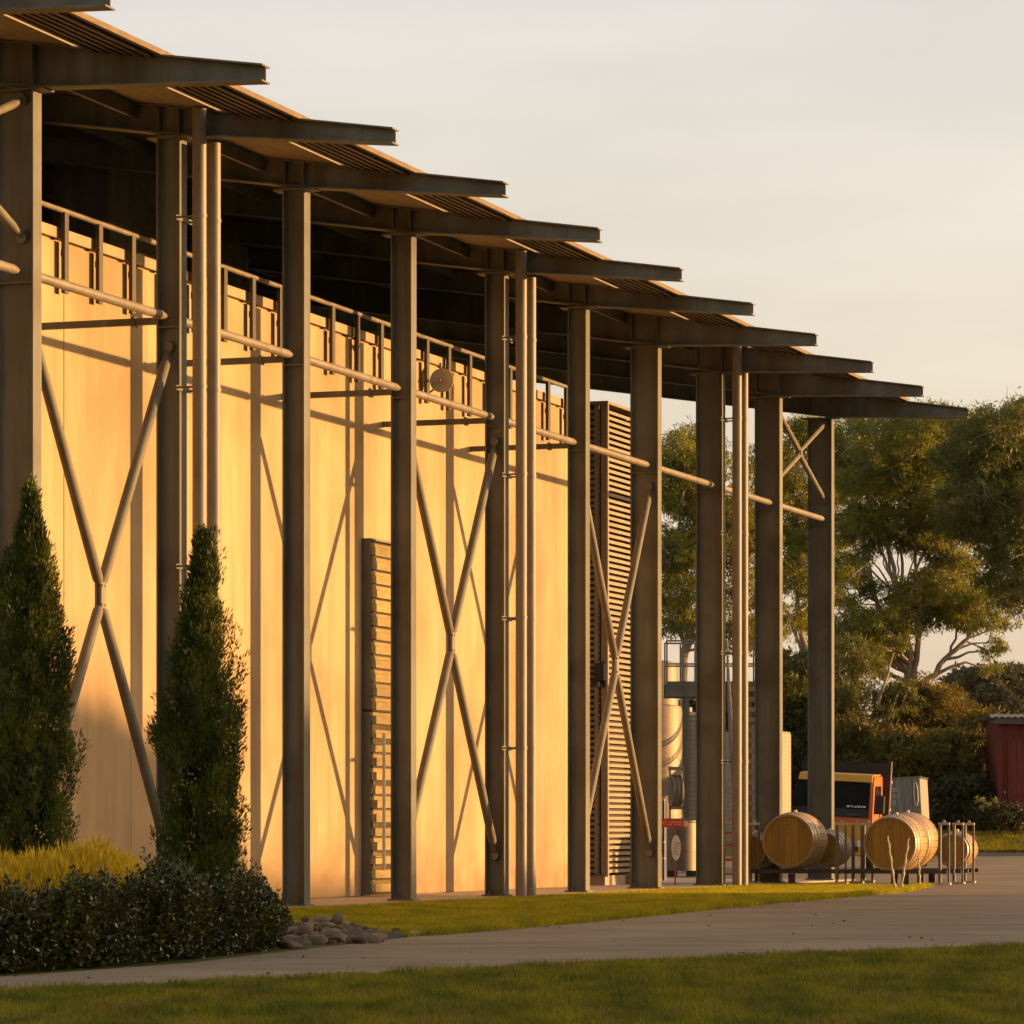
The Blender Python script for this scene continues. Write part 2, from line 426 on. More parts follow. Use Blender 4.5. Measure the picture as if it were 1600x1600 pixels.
# ------------------------------------------------------------------ terrain
ZP = [(-50, 0), (75, 0), (95, 0.2), (108, 1.05), (140, 1.5), (420, 3.5), (2600, 12)]
def zg(Y):
    for (a, za), (b, zb) in zip(ZP[:-1], ZP[1:]):
        if Y <= b:
            return za + (zb - za) * max(0, (Y - a)) / (b - a)
    return ZP[-1][1]
rows = [-40, 0, 20, 40, 60, 70] + list(range(75, 112)) + [118, 125, 132, 140, 200, 300, 420, 900, 2600]
def strip_sheet(name, left, right, mat, dz, kind='structure', rws=None):
    mb = MB()
    rws = rws or rows
    vs = []
    for Y in rws:
        vs.append((left(Y), Y, zg(Y) + dz)); vs.append((right(Y), Y, zg(Y) + dz))
    fs = [(2 * i, 2 * i + 1, 2 * i + 3, 2 * i + 2) for i in range(len(rws) - 1)]
    mb._add(vs, fs)
    o = mb.build(name, mat)
    o['kind'] = kind
    return o
strip_sheet('ground', lambda Y: -900, lambda Y: 900, M['ground'], 0.0)

# road: far edge and near edge traced where they meet the flat ground
near_px = [(-500, 1592), (0, 1549), (230, 1539), (450, 1530), (800, 1511), (1000, 1502), (1200, 1494), (1400, 1486), (1600, 1478), (2400, 1458), (5200, 1420)]
far_px = [(-500, 1562), (0, 1527), (300, 1505), (440, 1488), (640, 1465), (760, 1455), (900, 1443), (1050, 1428), (1200, 1413), (1330, 1402), (1414, 1394), (1450, 1386)]
def g(u, v):
    Y = gY(v); return Vector((pxX(u, Y), Y, 0))
near = [g(u, v) for u, v in near_px]
far = [g(u, v) for u, v in far_px]
TIP = far[-1]
mb = MB()
poly = [(p.x, p.y, 0.004) for p in near] + [(near[-1].x, 75, 0.004), (4.0, 75, 0.004), (4.0, 70.4, 0.004), (TIP.x - 1.2, 69.0, 0.004)] + [(p.x, p.y, 0.004) for p in far[::-1]]
mb._add(poly, [tuple(range(len(poly)))])
o = mb.build('road', M['road']); o['kind'] = 'structure'
yr = list(range(75, 98))
strip_sheet('yard', lambda Y: -2.0 if Y < 80 else -6.0, lambda Y: 60.0, M['road'], 0.004, rws=yr)
strip_sheet('dirt_verge', lambda Y: 6.0, lambda Y: 40.0, M['dirt'], 0.004, rws=[97, 98, 99])

# ------------------------------------------------------------------ building frame
PHI = math.atan2(2062.0, F)
A = Vector((math.sin(PHI), math.cos(PHI), 0)); NV = Vector((math.cos(PHI), -math.sin(PHI), 0))
Y1 = 41.72
O = Vector(((65 - 800) / F * Y1, Y1, 0))
B = 3.684 / math.cos(PHI)
W = 0.21
def bw(n, t, z=0.0):
    return O + NV * n + A * t + Vector((0, 0, z))
def to_b(p):
    d = Vector(p) - O
    return Vector((d.dot(NV), d.dot(A), d.z))

bld = empty('winery_building', O, -PHI)
tag(bld, 'long concrete-walled winery building with steel columns and cantilevered roof beams', 'building')

GW = -1.93           # wall face offset
WEND = 24.28         # wall end along the axis
WTOP = 8.3

# apron slab (setting)
mb = MB()
mb.box(-1.93, 0.16, -7, 24.4, -0.25, 0.03)
mb.box(-6.0, 0.16, 24.4, 36.0, -0.25, 0.03)
o = mb.build('apron_slab', M['slab'], None, O, (0, 0, -PHI), bevel=0.01); o['kind'] = 'structure'

frames = list(range(-1, 10))
BIG = {-1, 0, 6, 7, 8, 9}
SL = 0.15
TOP0 = 9.5

def column_mesh(d, ztop):
    mb = MB()
    w2 = W / 2
    mb.box(-0.022, 0, -w2, w2, 0.03, ztop)
    mb.box(-d, -d + 0.022, -w2, w2, 0.03, ztop)
    mb.box(-d + 0.022, -0.022, -0.008, 0.008, 0.03, ztop)
    # base plate, stiffeners, splice, bolts
    mb.box(-d - 0.04, 0.04, -w2 - 0.03, w2 + 0.03, 0.02, 0.055)
    for z in (6.93, ):
        for s in (-1, 1):
            y0, y1 = (0.008, w2 - 0.004) if s > 0 else (-w2 + 0.004, -0.008)
            mb.box(-d + 0.022, -0.022, y0, y1, z - 0.008, z + 0.008)
    for s in (-1, 1):
        for x in (-d + 0.06, -0.06):
            mb.tube((x, s * 0.075, 0.05), (x, s * 0.075, 0.12), 0.018, n=6)
    return mb.mesh('column', M['steel'])
COLM = {True: column_mesh(0.48, 9.03), False: column_mesh(0.30, 9.18)}

def rafter_mesh(big):
    zb = 9.05 if big else 9.20
    tipb = 8.95
    L = 2.68
    mb = MB()
    inn = -14.0
    def top(n): return TOP0 - SL * n
    def bot(n): return zb + (tipb - zb) * n / L if n > 0 else zb - SL * n
    d = 0.48 if big else 0.30
    # web
    poly = [(inn, -0.008, bot(inn)), (0, -0.008, bot(0)), (L, -0.008, bot(L)), (L, -0.008, top(L)), (inn, -0.008, top(inn))]
    mb.prism(poly, (0, 0.016, 0))
    # flanges as thin plates, outside the web height
    w2 = 0.11
    th = 0.018
    for zf, sgn in ((bot, -1), (top, 1)):
        pts = [inn, 0.0, L] if zf is bot else [inn, L]
        for a, b2 in zip(pts[:-1], pts[1:]):
            p = [(a, -w2, zf(a)), (b2, -w2, zf(b2)), (b2, -w2, zf(b2) + sgn * th), (a, -w2, zf(a) + sgn * th)]
            mb.prism(p, (0, 2 * w2, 0))
    # stiffeners over the column flanges
    for n in (-0.02, -d + 0.02):
        for s in (-1, 1):
            y0, y1 = (0.008, w2 - 0.01) if s > 0 else (-w2 + 0.01, -0.008)
            mb.box(n - 0.008, n + 0.008, y0, y1, bot(n), top(n))
    # cap plate with bolts between column and beam
    mb.box(-d - 0.12, 0.14, -w2 - 0.02, w2 + 0.02, zb - 0.042, zb - 0.0195)
    return mb.mesh('roof_beam', M['steel'])
RAFM = {True: rafter_mesh(True), False: rafter_mesh(False)}
for i in frames:
    big = i in BIG
    yc = i * B - W / 2
    link_mesh('column', COLM[big], bld, (0, yc, 0))
    link_mesh('roof_beam', RAFM[big], bld, (0, yc, 0))

# roof: deck over the beams, split per bay into sheets so each sits between beams
roof = empty('roof', (0, 0, 0), 0, bld)
def ztop(n): return TOP0 + 0.024 - SL * n
def slope_slab(n0, n1, y0, y1, dz0, dz1, mb=None):
    mb = mb or MB()
    mb.prism([(n0, y0, ztop(n0) + dz0), (n1, y0, ztop(n1) + dz0), (n1, y0, ztop(n1) + dz1), (n0, y0, ztop(n0) + dz1)], (0, y1 - y0, 0))
    return mb
t0, t1 = -2 * B, 9 * B + 0.05
slope_slab(-14.0, -0.75, t0, t1, 0.0, 0.05).build('roof_sheet', M['roofdark'], roof)  # dark tone: shade deep under the roof is put into the colour
for i in range(-2, 9):
    ya = i * B - W / 2 + 0.004; yb = (i + 1) * B - W / 2 - 0.004
    slope_slab(-0.746, -0.08, ya, yb, 0.0, 0.05).build('soffit_panel', M['soffit'], roof)
    slope_slab(-0.072, 0.46, ya, yb, 0.0, 0.03).build('soffit_panel', M['soffit'], roof)
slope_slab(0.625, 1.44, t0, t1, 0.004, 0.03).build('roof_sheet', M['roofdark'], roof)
for k in range(6):
    n = 0.66 + k * 0.135
    for i in range(-2, 9):
        ya = i * B - W / 2 + 0.02; yb = (i + 1) * B - W / 2 - 0.02
        mb = slope_slab(n, n + 0.072, ya, yb, -0.045, 0.002)
        mb.build('roof_rib', M['rib'], roof)
for i in range(-2, 9):
    ya = i * B - W / 2 + 0.004; yb = (i + 1) * B - W / 2 - 0.004
    slope_slab(1.455, 1.53, ya, yb, -0.015, 0.045).build('fascia_board', M['fascia'], roof)
# bright flashing between the panels and the ribs is only a slit: the sky shows through it
# edge purlins just inside the columns
for i in range(-2, 9):
    ya = i * B - W / 2 + 0.012; yb = (i + 1) * B - W / 2 - 0.012
    for n, dp in ((-0.62, 0.17), (-2.2, 0.12), (-4.4, 0.12), (-6.6, 0.12)):
        slope_slab(n - 0.04, n + 0.04, ya, yb, -0.012 - dp, -0.01).build('purlin', M['steel'], roof)

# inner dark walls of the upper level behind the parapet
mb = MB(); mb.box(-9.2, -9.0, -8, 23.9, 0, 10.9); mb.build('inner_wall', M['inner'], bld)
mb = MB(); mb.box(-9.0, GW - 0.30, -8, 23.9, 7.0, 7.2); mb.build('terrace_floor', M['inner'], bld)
mb = MB(); mb.box(-9.0, GW - 0.30, 23.4, 23.6, 0, 7.0); mb.build('end_wall', M['wall'], bld)
# ducts and cabinets in the dark below the roof
for (n, t, dn, dt, z0, z1) in ((-4.2, 9.0, 0.8, 2.2, 7.2, 10.0), (-5.6, 16.0, 0.6, 1.6, 7.2, 10.1), (-6.3, 3.0, 1.0, 2.4, 7.2, 10.2)):
    mb = MB(); mb.box(n, n + dn, t, t + dt, z0, z1)
    for k in range(6): mb.box(n - 0.02, n + dn + 0.02, t - 0.02, t + dt + 0.02, z1 - 0.25 - k * 0.28, z1 - 0.17 - k * 0.28)
    mb.build('plant_cabinet', M['steel'], bld)

# front wall made of precast panels
wall = empty('front_wall', (0, 0, 0), 0, bld)
MB().box(GW - 0.25, GW - 0.05, -7, WEND, 0, WTOP - 0.02).build('wall_core', M['wall'], wall)
rnd = random.Random(4)
j = 4.58 - 6 * B / 2
while j < WEND - 0.01:
    y0 = max(j, -7) + 0.006; y1 = min(j + B / 2, WEND) - 0.006
    if y1 > y0 + 0.1:
        d = rnd.uniform(-0.003, 0.003)
        MB().box(GW - 0.06, GW + d, y0, y1, 0.035, WTOP - 0.17).build('wall_panel', M['wall'], wall, bevel=0.006)
    j += B / 2
j = 4.58 - 6 * B / 2
while j < WEND - 0.01:
    y0 = max(j, -7) + 0.003; y1 = min(j + B / 2, WEND) - 0.003
    if y1 > y0 + 0.1:
        MB().box(GW - 0.28, GW + 0.025, y0, y1, WTOP - 0.135, WTOP).build('coping', M['coping'], wall, bevel=0.006)
    j += B / 2

# railing on the parapet
rail = empty('railing', (0, 0, 0), 0, bld)
MB().path([(GW + 0.07, -7, WTOP + 0.20), (GW + 0.07, WEND, WTOP + 0.20)], 0.034).build('handrail', M['galv'], rail, smooth=True)
pm = MB(); pm.box(-0.025, 0.025, -0.055, 0.055, -0.80, 0.175); pm.box(-0.05, -0.018, -0.02, 0.02, -0.7, -0.62); pm.box(-0.05, -0.018, -0.02, 0.02, -0.35, -0.27)
pm = pm.mesh('post', M['darksteel'])
t = 4.43 - 8 * B / 4
while t < WEND - 0.1:
    link_mesh('post', pm, rail, (GW + 0.088, t, WTOP))
    t += B / 4

# axial tie tubes, struts to the wall, braces
def fork_tube(mb, p0, p1, r, fork=0.16):
    p0 = Vector(p0); p1 = Vector(p1); d = (p1 - p0).normalized()
    a = p0 + d * fork; b = p1 - d * fork
    mb.path([p0 + d * 0.05, a - d * 0.05, a, a + d * 0.12, b - d * 0.12, b, b + d * 0.05, p1 - d * 0.05],
            [0.02, 0.028, r * 0.62, r, r, r * 0.62, 0.028, 0.02], n=12)
    return mb
ZT = 7.05
for i in range(-1, 9):
    d0 = (0.48 if i in BIG else 0.30) / 2; d1 = (0.48 if i + 1 in BIG else 0.30) / 2
    n = -0.16
    mb = fork_tube(MB(), (n, i * B - W / 2 + 0.01, ZT), (n, (i + 1) * B - W / 2 - 0.01, ZT), 0.055)
    o = mb.build('tie_tube', M['galv'], bld, smooth=True)
for i in range(-1, 6):
    d = 0.48 if i in BIG else 0.30
    if i * B - W / 2 > WEND: break
    mb = MB()
    mb.box(GW, -d, -0.035, 0.035, -0.04, 0.04)
    mb.box(-d - 0.35, -d - 0.31, -0.05, 0.05, -0.06, 0.06)
    mb.build('wall_strut', M['steel'], bld, (0, i * B - W / 2, ZT - 0.03))
def xbrace(i, zlo, zhi, r=0.062):
    ta = i * B - W / 2 + 0.02; tb = (i + 1) * B - W / 2 - 0.02
    n = -0.16
    zc = (zlo + zhi) / 2; tc = (ta + tb) / 2
    g2 = 0.13 if zhi - zlo > 3 else 0.05
    h2 = 0.035
    ends = [((n, ta, zhi), (n, tc - h2, zc + g2)), ((n, tb, zhi), (n, tc + h2, zc + g2)), ((n, ta, zlo), (n, tc - h2, zc - g2)), ((n, tb, zlo), (n, tc + h2, zc - g2))]
    for a, b in ends:
        mb = MB()
        a = Vector(a); b = Vector(b); d = (b - a).normalized()
        mb.path([a + d * 0.02, a + d * 0.2, a + d * 0.26, b - d * 0.06, b - d * 0.01, b], [0.03, 0.04, r, r, r * 0.7, 0.02], n=14)
        s = 1 if a.y < tc else -1
        mb.tube((a.x, a.y - 0.02 * s, a.z), (a.x, a.y + 0.06 * s, a.z), 0.075, 0.06, n=12)
        mb.build('brace_tube', M['brace'], bld, smooth=True)
    mb = MB()
    for s in (-1, 1):
        mb.box(n - 0.012 + s * 0.03, n + 0.012 + s * 0.03, tc - 0.062, tc + 0.062, zc - g2 - 0.02, zc + g2 + 0.02)
        for zz in (-g2 + 0.02, g2 - 0.02):
            for yy in (-0.038, 0.038):
                mb.tube((n + s * 0.05, tc + yy, zc + zz), (n + s * 0.03, tc + yy, zc + zz), 0.018, n=6)
    mb.build('brace_node', M['galv'], bld)
for i in (0, 3, 5):
    xbrace(i, 0.62, 6.70)
for i in (-1, 8):
    xbrace(i, 7.42, 8.92, 0.05)

# downpipes in pairs
for i in (1, 4, 7):
    yc = i * B - W / 2
    for s, zt in ((-1, 9.46), (1, 9.12)):
        mb = MB()
        mb.tube((0.30, yc + s * 0.21, 0.03), (0.30, yc + s * 0.21, zt), 0.083, n=20)
        for z in (2.2, 4.1, 6.2, 8.2):
            mb.lathe([(0.084, -0.02), (0.09, -0.02), (0.09, 0.02), (0.084, 0.02)], (0.30, yc + s * 0.21, z), (0, 0, 1), 20)
        dp = mb.build('downpipe', M['galv'], bld, smooth=True)
    for z in (2.2, 4.1, 6.2, 8.2):
        mb = MB(); mb.box(0.0, 0.30, yc - 0.215, yc - 0.195, z - 0.012, z + 0.012); mb.box(0.0, 0.30, yc + 0.195, yc + 0.215, z - 0.012, z + 0.012)
        mb.box(0.0, 0.015, yc - 0.23, yc + 0.23, z - 0.03, z + 0.03)
        mb.build('pipe_bracket', M['steel'], bld)

# timber sliding door on the wall
tA = to_b(px(577, 1404, 56.4)).y - 0.27
tB = to_b(px(651, 1398, 58.35)).y - 0.50
door = empty('timber_door', (0, 0, 0), 0, bld)
tag(door, 'tall plank-clad timber door')
MB().box(GW + 0.004, GW + 0.11, tA, tB, 0.06, 2.72).build('door_core', M['bark_dark'], door)
MB().box(GW + 0.004, GW + 0.12, tA + 0.004, tB, 2.74, 5.22).build('door_core', M['bark_dark'], door)
MB().box(GW + 0.0, GW + 0.13, tA - 0.022, tA - 0.002, 0.05, 2.73).build('door_side', M['steel'], door)
MB().box(GW + 0.0, GW + 0.14, tA - 0.020, tA - 0.002, 2.76, 5.25).build('door_side', M['steel'], door)
MB().box(GW + 0.0, GW + 0.15, tA - 0.02, tB, 5.235, 5.265).build('door_cap', M['steel'], door)
rnd = random.Random(9)
for k in range(25):
    z0 = 0.09 + k * 0.2055
    hgt = 0.174
    up = k >= 13
    if z0 + hgt > 2.74 and not up: hgt = 2.735 - z0
    pr = rnd.uniform(0.0, 0.03)
    mb = MB()
    off = 0.14 + pr + (0.008 if up else 0)
    # plank with a rebate along the upper edge, so its end shows a step
    e0 = tA + 0.006; e1 = tB - 0.004
    mb.box(GW + 0.11, GW + off, e0, e1, z0, z0 + hgt * 0.68)
    mb.box(GW + 0.11, GW + off - (0.045 if not up else 0.012), e0, e1, z0 + hgt * 0.685, z0 + hgt)
    pl = mb.build('plank', M['plank'], door, bevel=0.004)
tp = tA + 0.22
hb = MB(); hb.tube((GW + 0.26, tp, 0.42), (GW + 0.26, tp, 2.42), 0.024, n=12)
for z in (0.6, 2.25): hb.tube((GW + 0.13, tp, z), (GW + 0.26, tp, z), 0.010, n=8)
hb.build('pull_bar', M['white'], door, smooth=True)

# ------------------------------------------------------------------ louvred enclosure past the wall end
lc = to_b(px(946, 1386, 67.35))
lv = empty('louvred_enclosure', bw(GW, lc.y), -PHI)
tag(lv, 'tall pale louvred enclosure just past the far end of the concrete wall', 'enclosure')
LZ0, LZ1 = 0.22, 8.45
LL = 2.7
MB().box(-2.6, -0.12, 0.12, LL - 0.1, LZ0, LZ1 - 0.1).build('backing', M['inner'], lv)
MB().box(-0.09, 0.02, -0.02, 0.09, 0.18, LZ1 + 0.03).build('corner_post', M['louvre'], lv)
MB().box(-0.08, 0.02, 1.55, 1.62, LZ0, LZ1).build('mullion', M['louvre'], lv)
MB().box(-0.08, 0.015, LL - 0.08, LL, LZ0, LZ1).build('end_post', M['louvre'], lv)
MB().box(-0.22, -0.15, -0.01, 0.07, LZ0, LZ1).build('side_post', M['louvre'], lv)
MB().box(-2.6, 0.02, 0.0, LL, LZ1 + 0.032, LZ1 + 0.08).build('top_cap', M['louvre'], lv)
MB().box(-2.5, -0.05, 0.08, LL - 0.1, 0.03, 0.20).build('plinth', M['slab'], lv)
MB().box(-0.35, 0.06, 1.3, 2.4, 0.03, 0.19).build('timber_block', M['plank'], lv)
sm1 = MB(); sm1.prism([(0.0, 0.092, 0.0), (-0.085, 0.092, 0.058), (-0.085, 0.092, 0.075), (0.0, 0.092, 0.052)], (0, LL - 0.18, 0)); sm1 = sm1.mesh('slat', M['louvre'])
sm2 = MB(); sm2.prism([(-2.5, 0.0, 0.0), (-2.5, 0.085, 0.058), (-2.5, 0.085, 0.075), (-2.5, 0.0, 0.052)], (2.27, 0, 0)); sm2 = sm2.mesh('slat', M['louvre'])
k = 0; z = LZ0 + 0.03
while z < LZ1 - 0.07:
    link_mesh('slat', sm1, lv, (0, 0, z)); link_mesh('slat', sm2, lv, (0, 0, z))
    z += 0.1035
# small flood light on the corner
fl = MB(); fl.box(-0.16, 0.02, -0.22, -0.05, 3.62, 3.92); fl.lathe([(0.0, 0), (0.09, 0.0), (0.07, 0.1)], (-0.15, -0.15, 3.52), (0, 0, 1), 12)
fl.box(-0.06, -0.02, -0.06, -0.02, 3.5, 3.95)
fl.build('flood_light', M['black'], lv)

# ------------------------------------------------------------------ satellite dish on the parapet railing
dp = px(690, 594, 58.6)
ds = empty('satellite_dish', dp, 0)
tag(ds, 'small pale round satellite dish fixed to the parapet railing', 'dish')
ax = Vector((-0.18, -0.97, 0.10)).normalized()
prof = [(0.002, -0.065)] + [(0.185 * k / 8, -0.065 + 0.06 * (k / 8) ** 2) for k in range(1, 9)] + [(0.188, -0.012), (0.1, -0.06), (0.002, -0.075)]
MB().lathe(prof, (0, 0, 0), ax, 32).build('reflector', M['dish'], ds, smooth=True)
mb = MB(); tip = ax * 0.14 + Vector((-0.01, 0, -0.03)); mb.path([ax * -0.05 + Vector((0, 0, -0.02)), tip], 0.010, 8); mb.lathe([(0.002, -0.03), (0.022, -0.03), (0.026, 0.03), (0.002, 0.03)], tip, ax, 12)
mb.build('feed_horn', M['hose'], ds, smooth=True)
mb = MB(); mb.path([ax * -0.07, ax * -0.16 + Vector((-0.05, 0.02, -0.02)), Vector((-0.17, 0.14, -0.16)), Vector((-0.27, 0.2, -0.22))], 0.016, 8)
mb.tube(ax * -0.16 + Vector((-0.05, 0.02, -0.14)), ax * -0.16 + Vector((-0.05, 0.02, 0.30)), 0.02)
mb.build('mount', M['steel'], ds, smooth=True)

# ------------------------------------------------------------------ winery yard: platform, stairs, tanks
def tank(name, label, u_right, v_top, Y, r, mat, legs=True, group='steel tanks in the yard', bands=()):
    X = pxX(u_right, Y) - r
    z0 = zg(Y)
    ztp = px(0, v_top, Y).z
    t = empty(name, (X, Y, z0))
    tag(t, label, 'tank', group)
    h = ztp - z0
    base = 0.35 if legs else 0.12
    MB().lathe([(0.01, base), (r, base + 0.1), (r, h - 0.18), (r * 0.97, h - 0.1), (0.12, h), (0.01, h)], n=40).build('shell', mat, t, smooth=True)
    for b in bands:
        MB().lathe([(r, b - 0.015), (r + 0.012, b - 0.015), (r + 0.012, b + 0.015), (r, b + 0.015)], n=40).build('weld_band', M['stainless'], t)
    for k in range(4):
        a = k * math.pi / 2 + 0.6
        MB().tube((math.cos(a) * r * 0.85, math.sin(a) * r * 0.85, 0), (math.cos(a) * r * 0.85, math.sin(a) * r * 0.85, base + 0.12), 0.05).build('leg', M['stainless'], t)
    MB().lathe([(0.02, 0), (0.13, 0), (0.13, 0.1), (0.02, 0.12)], (0, 0, h), n=18).build('hatch', M['stainless'], t)
    return t
tank('tall_tank', 'tall smooth stainless tank under the steel walkway', 1066, 1097, 86, 0.75, M['stainless'], bands=(1.2, 2.5))
tank('storage_tank', 'stainless tank rising behind the walkway railing', 1060, 1030, 100, 0.7, M['stainless'], bands=(3.0,))
tank('jacketed_tank', 'grey dimple-jacketed tank between the walkway post and the stair', 1124, 1112, 92, 0.78, M['dimpled'])
tank('far_tank', 'round sunlit tank with dimpled jacket beside the orange truck', 1236, 1138, 96, 0.85, M['dimpled'])
# squat open-topped tank near the red sign
Yt = 79.0
tk = empty('squat_tank', (pxX(1065, Yt), Yt, 0.05))
tag(tk, 'squat ribbed stainless tub standing on dark blocks behind the red sign', 'tank', 'steel tanks in the yard')
r = 0.33
MB().lathe([(0.01, 0.12), (r, 0.12)] + [(r + (0.008 if k % 2 else 0.0), 0.5 + 0.05 * k) for k in range(0, 11)] + [(r, 1.1), (r + 0.02, 1.12), (r + 0.02, 1.15), (r - 0.02, 1.15), (r - 0.02, 0.9)], n=40).build('shell', M['stainless'], tk, smooth=True)
for dx in (-0.2, 0.2): MB().box(dx - 0.1, dx + 0.1, -0.3, 0.3, 0, 0.12).build('block', M['black'], tk)
MB().box(-0.33, 0.36, -0.3, 0.3, 1.155, 1.19).build('lid', M['louvre'], tk)

Yp = 88.0
pf = empty('access_walkway', (pxX(1042, Yp), Yp, zg(Yp)))
tag(pf, 'raised steel access walkway with railing above the tanks', 'walkway')
zp = px(0, 1066, Yp).z - zg(Yp)
Lp = pxX(1184, Yp) - pxX(1042, Yp)
MB().box(0, Lp, 0, 1.2, zp - 0.03, zp).build('deck', M['galv'], pf)
MB().box(-0.02, Lp + 0.02, -0.05, -0.004, zp - 0.33, zp + 0.02).build('edge_beam', M['steel'], pf)
MB().box(-0.02, Lp + 0.02, 1.204, 1.25, zp - 0.33, zp + 0.02).build('edge_beam', M['steel'], pf)
for x, y in ((0.46, 0.05), (0.46, 1.1), (Lp - 0.12, 1.1)):
    MB().box(x - 0.05, x + 0.05, y - 0.05, y + 0.05, 0, zp - 0.04).build('leg', M['steel'], pf)
for yy in (0.0, 1.2):
    for k in range(7):
        x = 0.02 + k * (Lp - 0.04) / 6 if k else 0.0
        MB().box(x - 0.018, x + 0.018, yy - 0.018, yy + 0.018, zp, zp + 0.96).build('rail_post', M['galv'], pf)
    for zr in (0.42, 0.95):
        MB().tube((0, yy, zp + zr), (Lp, yy, zp + zr), 0.02).build('guard_rail', M['galv'], pf)

Ys = 87.9
xs0, xs1 = pxX(1136, Ys), pxX(1186, Ys)
stt = empty('steel_stair', (xs0, Ys, zg(84)))
tag(stt, 'open steel stair with pale treads leading up to the walkway', 'stair')
nst = 18
zs = px(0, 1066, Yp).z - zg(84)
for k in range(nst):
    z = zs * (k + 0.5) / nst; y = -4.2 * (1 - (k + 0.5) / nst)
    MB().box(0.05, xs1 - xs0 - 0.05, y - 0.13, y + 0.13, z - 0.10, z).build('tread', M['louvre'], stt)
for x in (0.0, xs1 - xs0):
    MB().prism([(x - 0.02, -4.3, 0), (x - 0.02, -4.0, 0), (x - 0.02, 0.0, zs - 0.12), (x - 0.02, -0.2, zs - 0.0)], (0.04, 0, 0)).build('stringer', M['steel'], stt)
    mb = MB(); mb.path([(x, -4.2, 0.95), (x, -0.05, zs + 0.95)], 0.02, 8); mb.path([(x, -4.2, 0.5), (x, -0.05, zs + 0.5)], 0.015, 8)
    mb.build('handrail', M['galv'], stt)
    for k in range(4):
        y = -4.1 + k * 1.3; z = zs * (1 + y / 4.2)
        MB().tube((x, y, max(z, 0)), (x, y, z + 0.95), 0.018, n=8).build('rail_post', M['galv'], stt)
# hose coil hanging from the walkway leg
Yh = 84.0
hc = px(1056, 1236, Yh)
hs = empty('hose_coil', (hc.x, hc.y, zg(Yh)))
tag(hs, 'coiled rubber hose hung on a pale stand below the walkway', 'hose')
for k in range(5):
    mb = MB(); rr_ = 0.34 - 0.015 * (k % 2)
    mb.lathe([(rr_ + 0.03 * math.cos(a), 0.03 * math.sin(a)) for a in [2 * math.pi * q / 8 for q in range(8)]], (-0.09 + k * 0.045, 0, hc.z - zg(Yh)), (1, 0.14, 0), 32, closed=True)
    mb.build('hose_loop', M['hose'], hs, smooth=True)
mb = MB(); mb.box(-0.16, -0.12, -0.3, -0.26, 0, 2.3); mb.box(0.14, 0.17, -0.3, -0.26, 0, 2.3); mb.box(-0.16, 0.17, -0.3, -0.26, 1.36, 1.42); mb.box(-0.16, 0.17, 0.2, 0.24, 2.26, 2.3); mb.box(-0.16, 0.17, -0.31, 0.25, 2.22, 2.26)
mb.build('stand', M['louvre'], hs)
# red trolley by the stair foot
Yr = 78.5
tr = empty('hand_trolley', (pxX(1142, Yr), Yr, 0.02))
tag(tr, 'small orange hand trolley at the foot of the steel stair', 'trolley')
mb = MB(); mb.path([(-0.15, 0, 0.1), (-0.15, 0.05, 1.05), (-0.1, 0.12, 1.2), (0.1, 0.12, 1.2), (0.15, 0.05, 1.05), (0.15, 0, 0.1)], 0.022, 8); mb.build('frame', M['orange'], tr, smooth=True)
for z in (0.35, 0.65, 0.9): MB().box(-0.15, 0.15, 0.0, 0.03, z, z + 0.05).build('cross_bar', M['signred'], tr)
MB().box(-0.18, 0.18, -0.25, 0.0, 0.06, 0.09).build('toe_plate', M['steel'], tr)
for x in (-0.2, 0.2): MB().lathe([(0.02, -0.03), (0.11, -0.03), (0.12, 0), (0.11, 0.03), (0.02, 0.03)], (x, 0.08, 0.12), (1, 0, 0), 18).build('wheel', M['tyre'], tr)

# ------------------------------------------------------------------ red sign on posts
Yg = gY(1386)
sg = empty('red_sign', (pxX(1055, Yg), Yg, 0.0))
tag(sg, 'red tapered finger sign with small pale lettering on a thin red post', 'sign')
sx = lambda u: pxX(u, Yg) - pxX(1055, Yg)
sz = lambda v: px(0, v, Yg).z
MB().prism([(sx(1033.5), -0.03, sz(1293)), (sx(1068), -0.03, sz(1292)), (sx(1068), -0.03, sz(1281.5)), (sx(1033), -0.03, sz(1278.5))], (0, 0.03, 0)).build('board', M['signred'], sg, bevel=0.004)
MB().prism([(sx(1068.3), -0.028, sz(1292)), (sx(1074.5), -0.028, sz(1291)), (sx(1074.5), -0.028, sz(1283)), (sx(1068.3), -0.028, sz(1282))], (0, 0.026, 0)).build('end_tab', M['peach'], sg)
MB().box(-0.014, 0.014, 0.002, 0.03, 0, sz(1290)).build('post', M['signred'], sg)
rnd = random.Random(3)
for row, (ua, ub, v) in enumerate(((1044, 1064, 1284.6), (1043.5, 1065.5, 1288.0))):
    mb = MB(); u = ua
    while u < ub:
        wd = rnd.uniform(0.5, 1.3)
        if rnd.random() > 0.15:
            mb.box(sx(u), sx(u + wd), -0.034, -0.0305, sz(v + rnd.uniform(0.6, 0.9)), sz(v - rnd.uniform(0.5, 0.9)))
        u += wd + 0.45
    mb.build('lettering', M['peach'], sg)
mb = MB(); mb.lathe([(0.001, 0.0305), (0.035, 0.0305), (0.042, 0.034), (0.05, 0.0305)], (sx(1038), 0.0, sz(1285.5)), (0, -1, 0), 16); mb.build('emblem', M['orange'], sg)
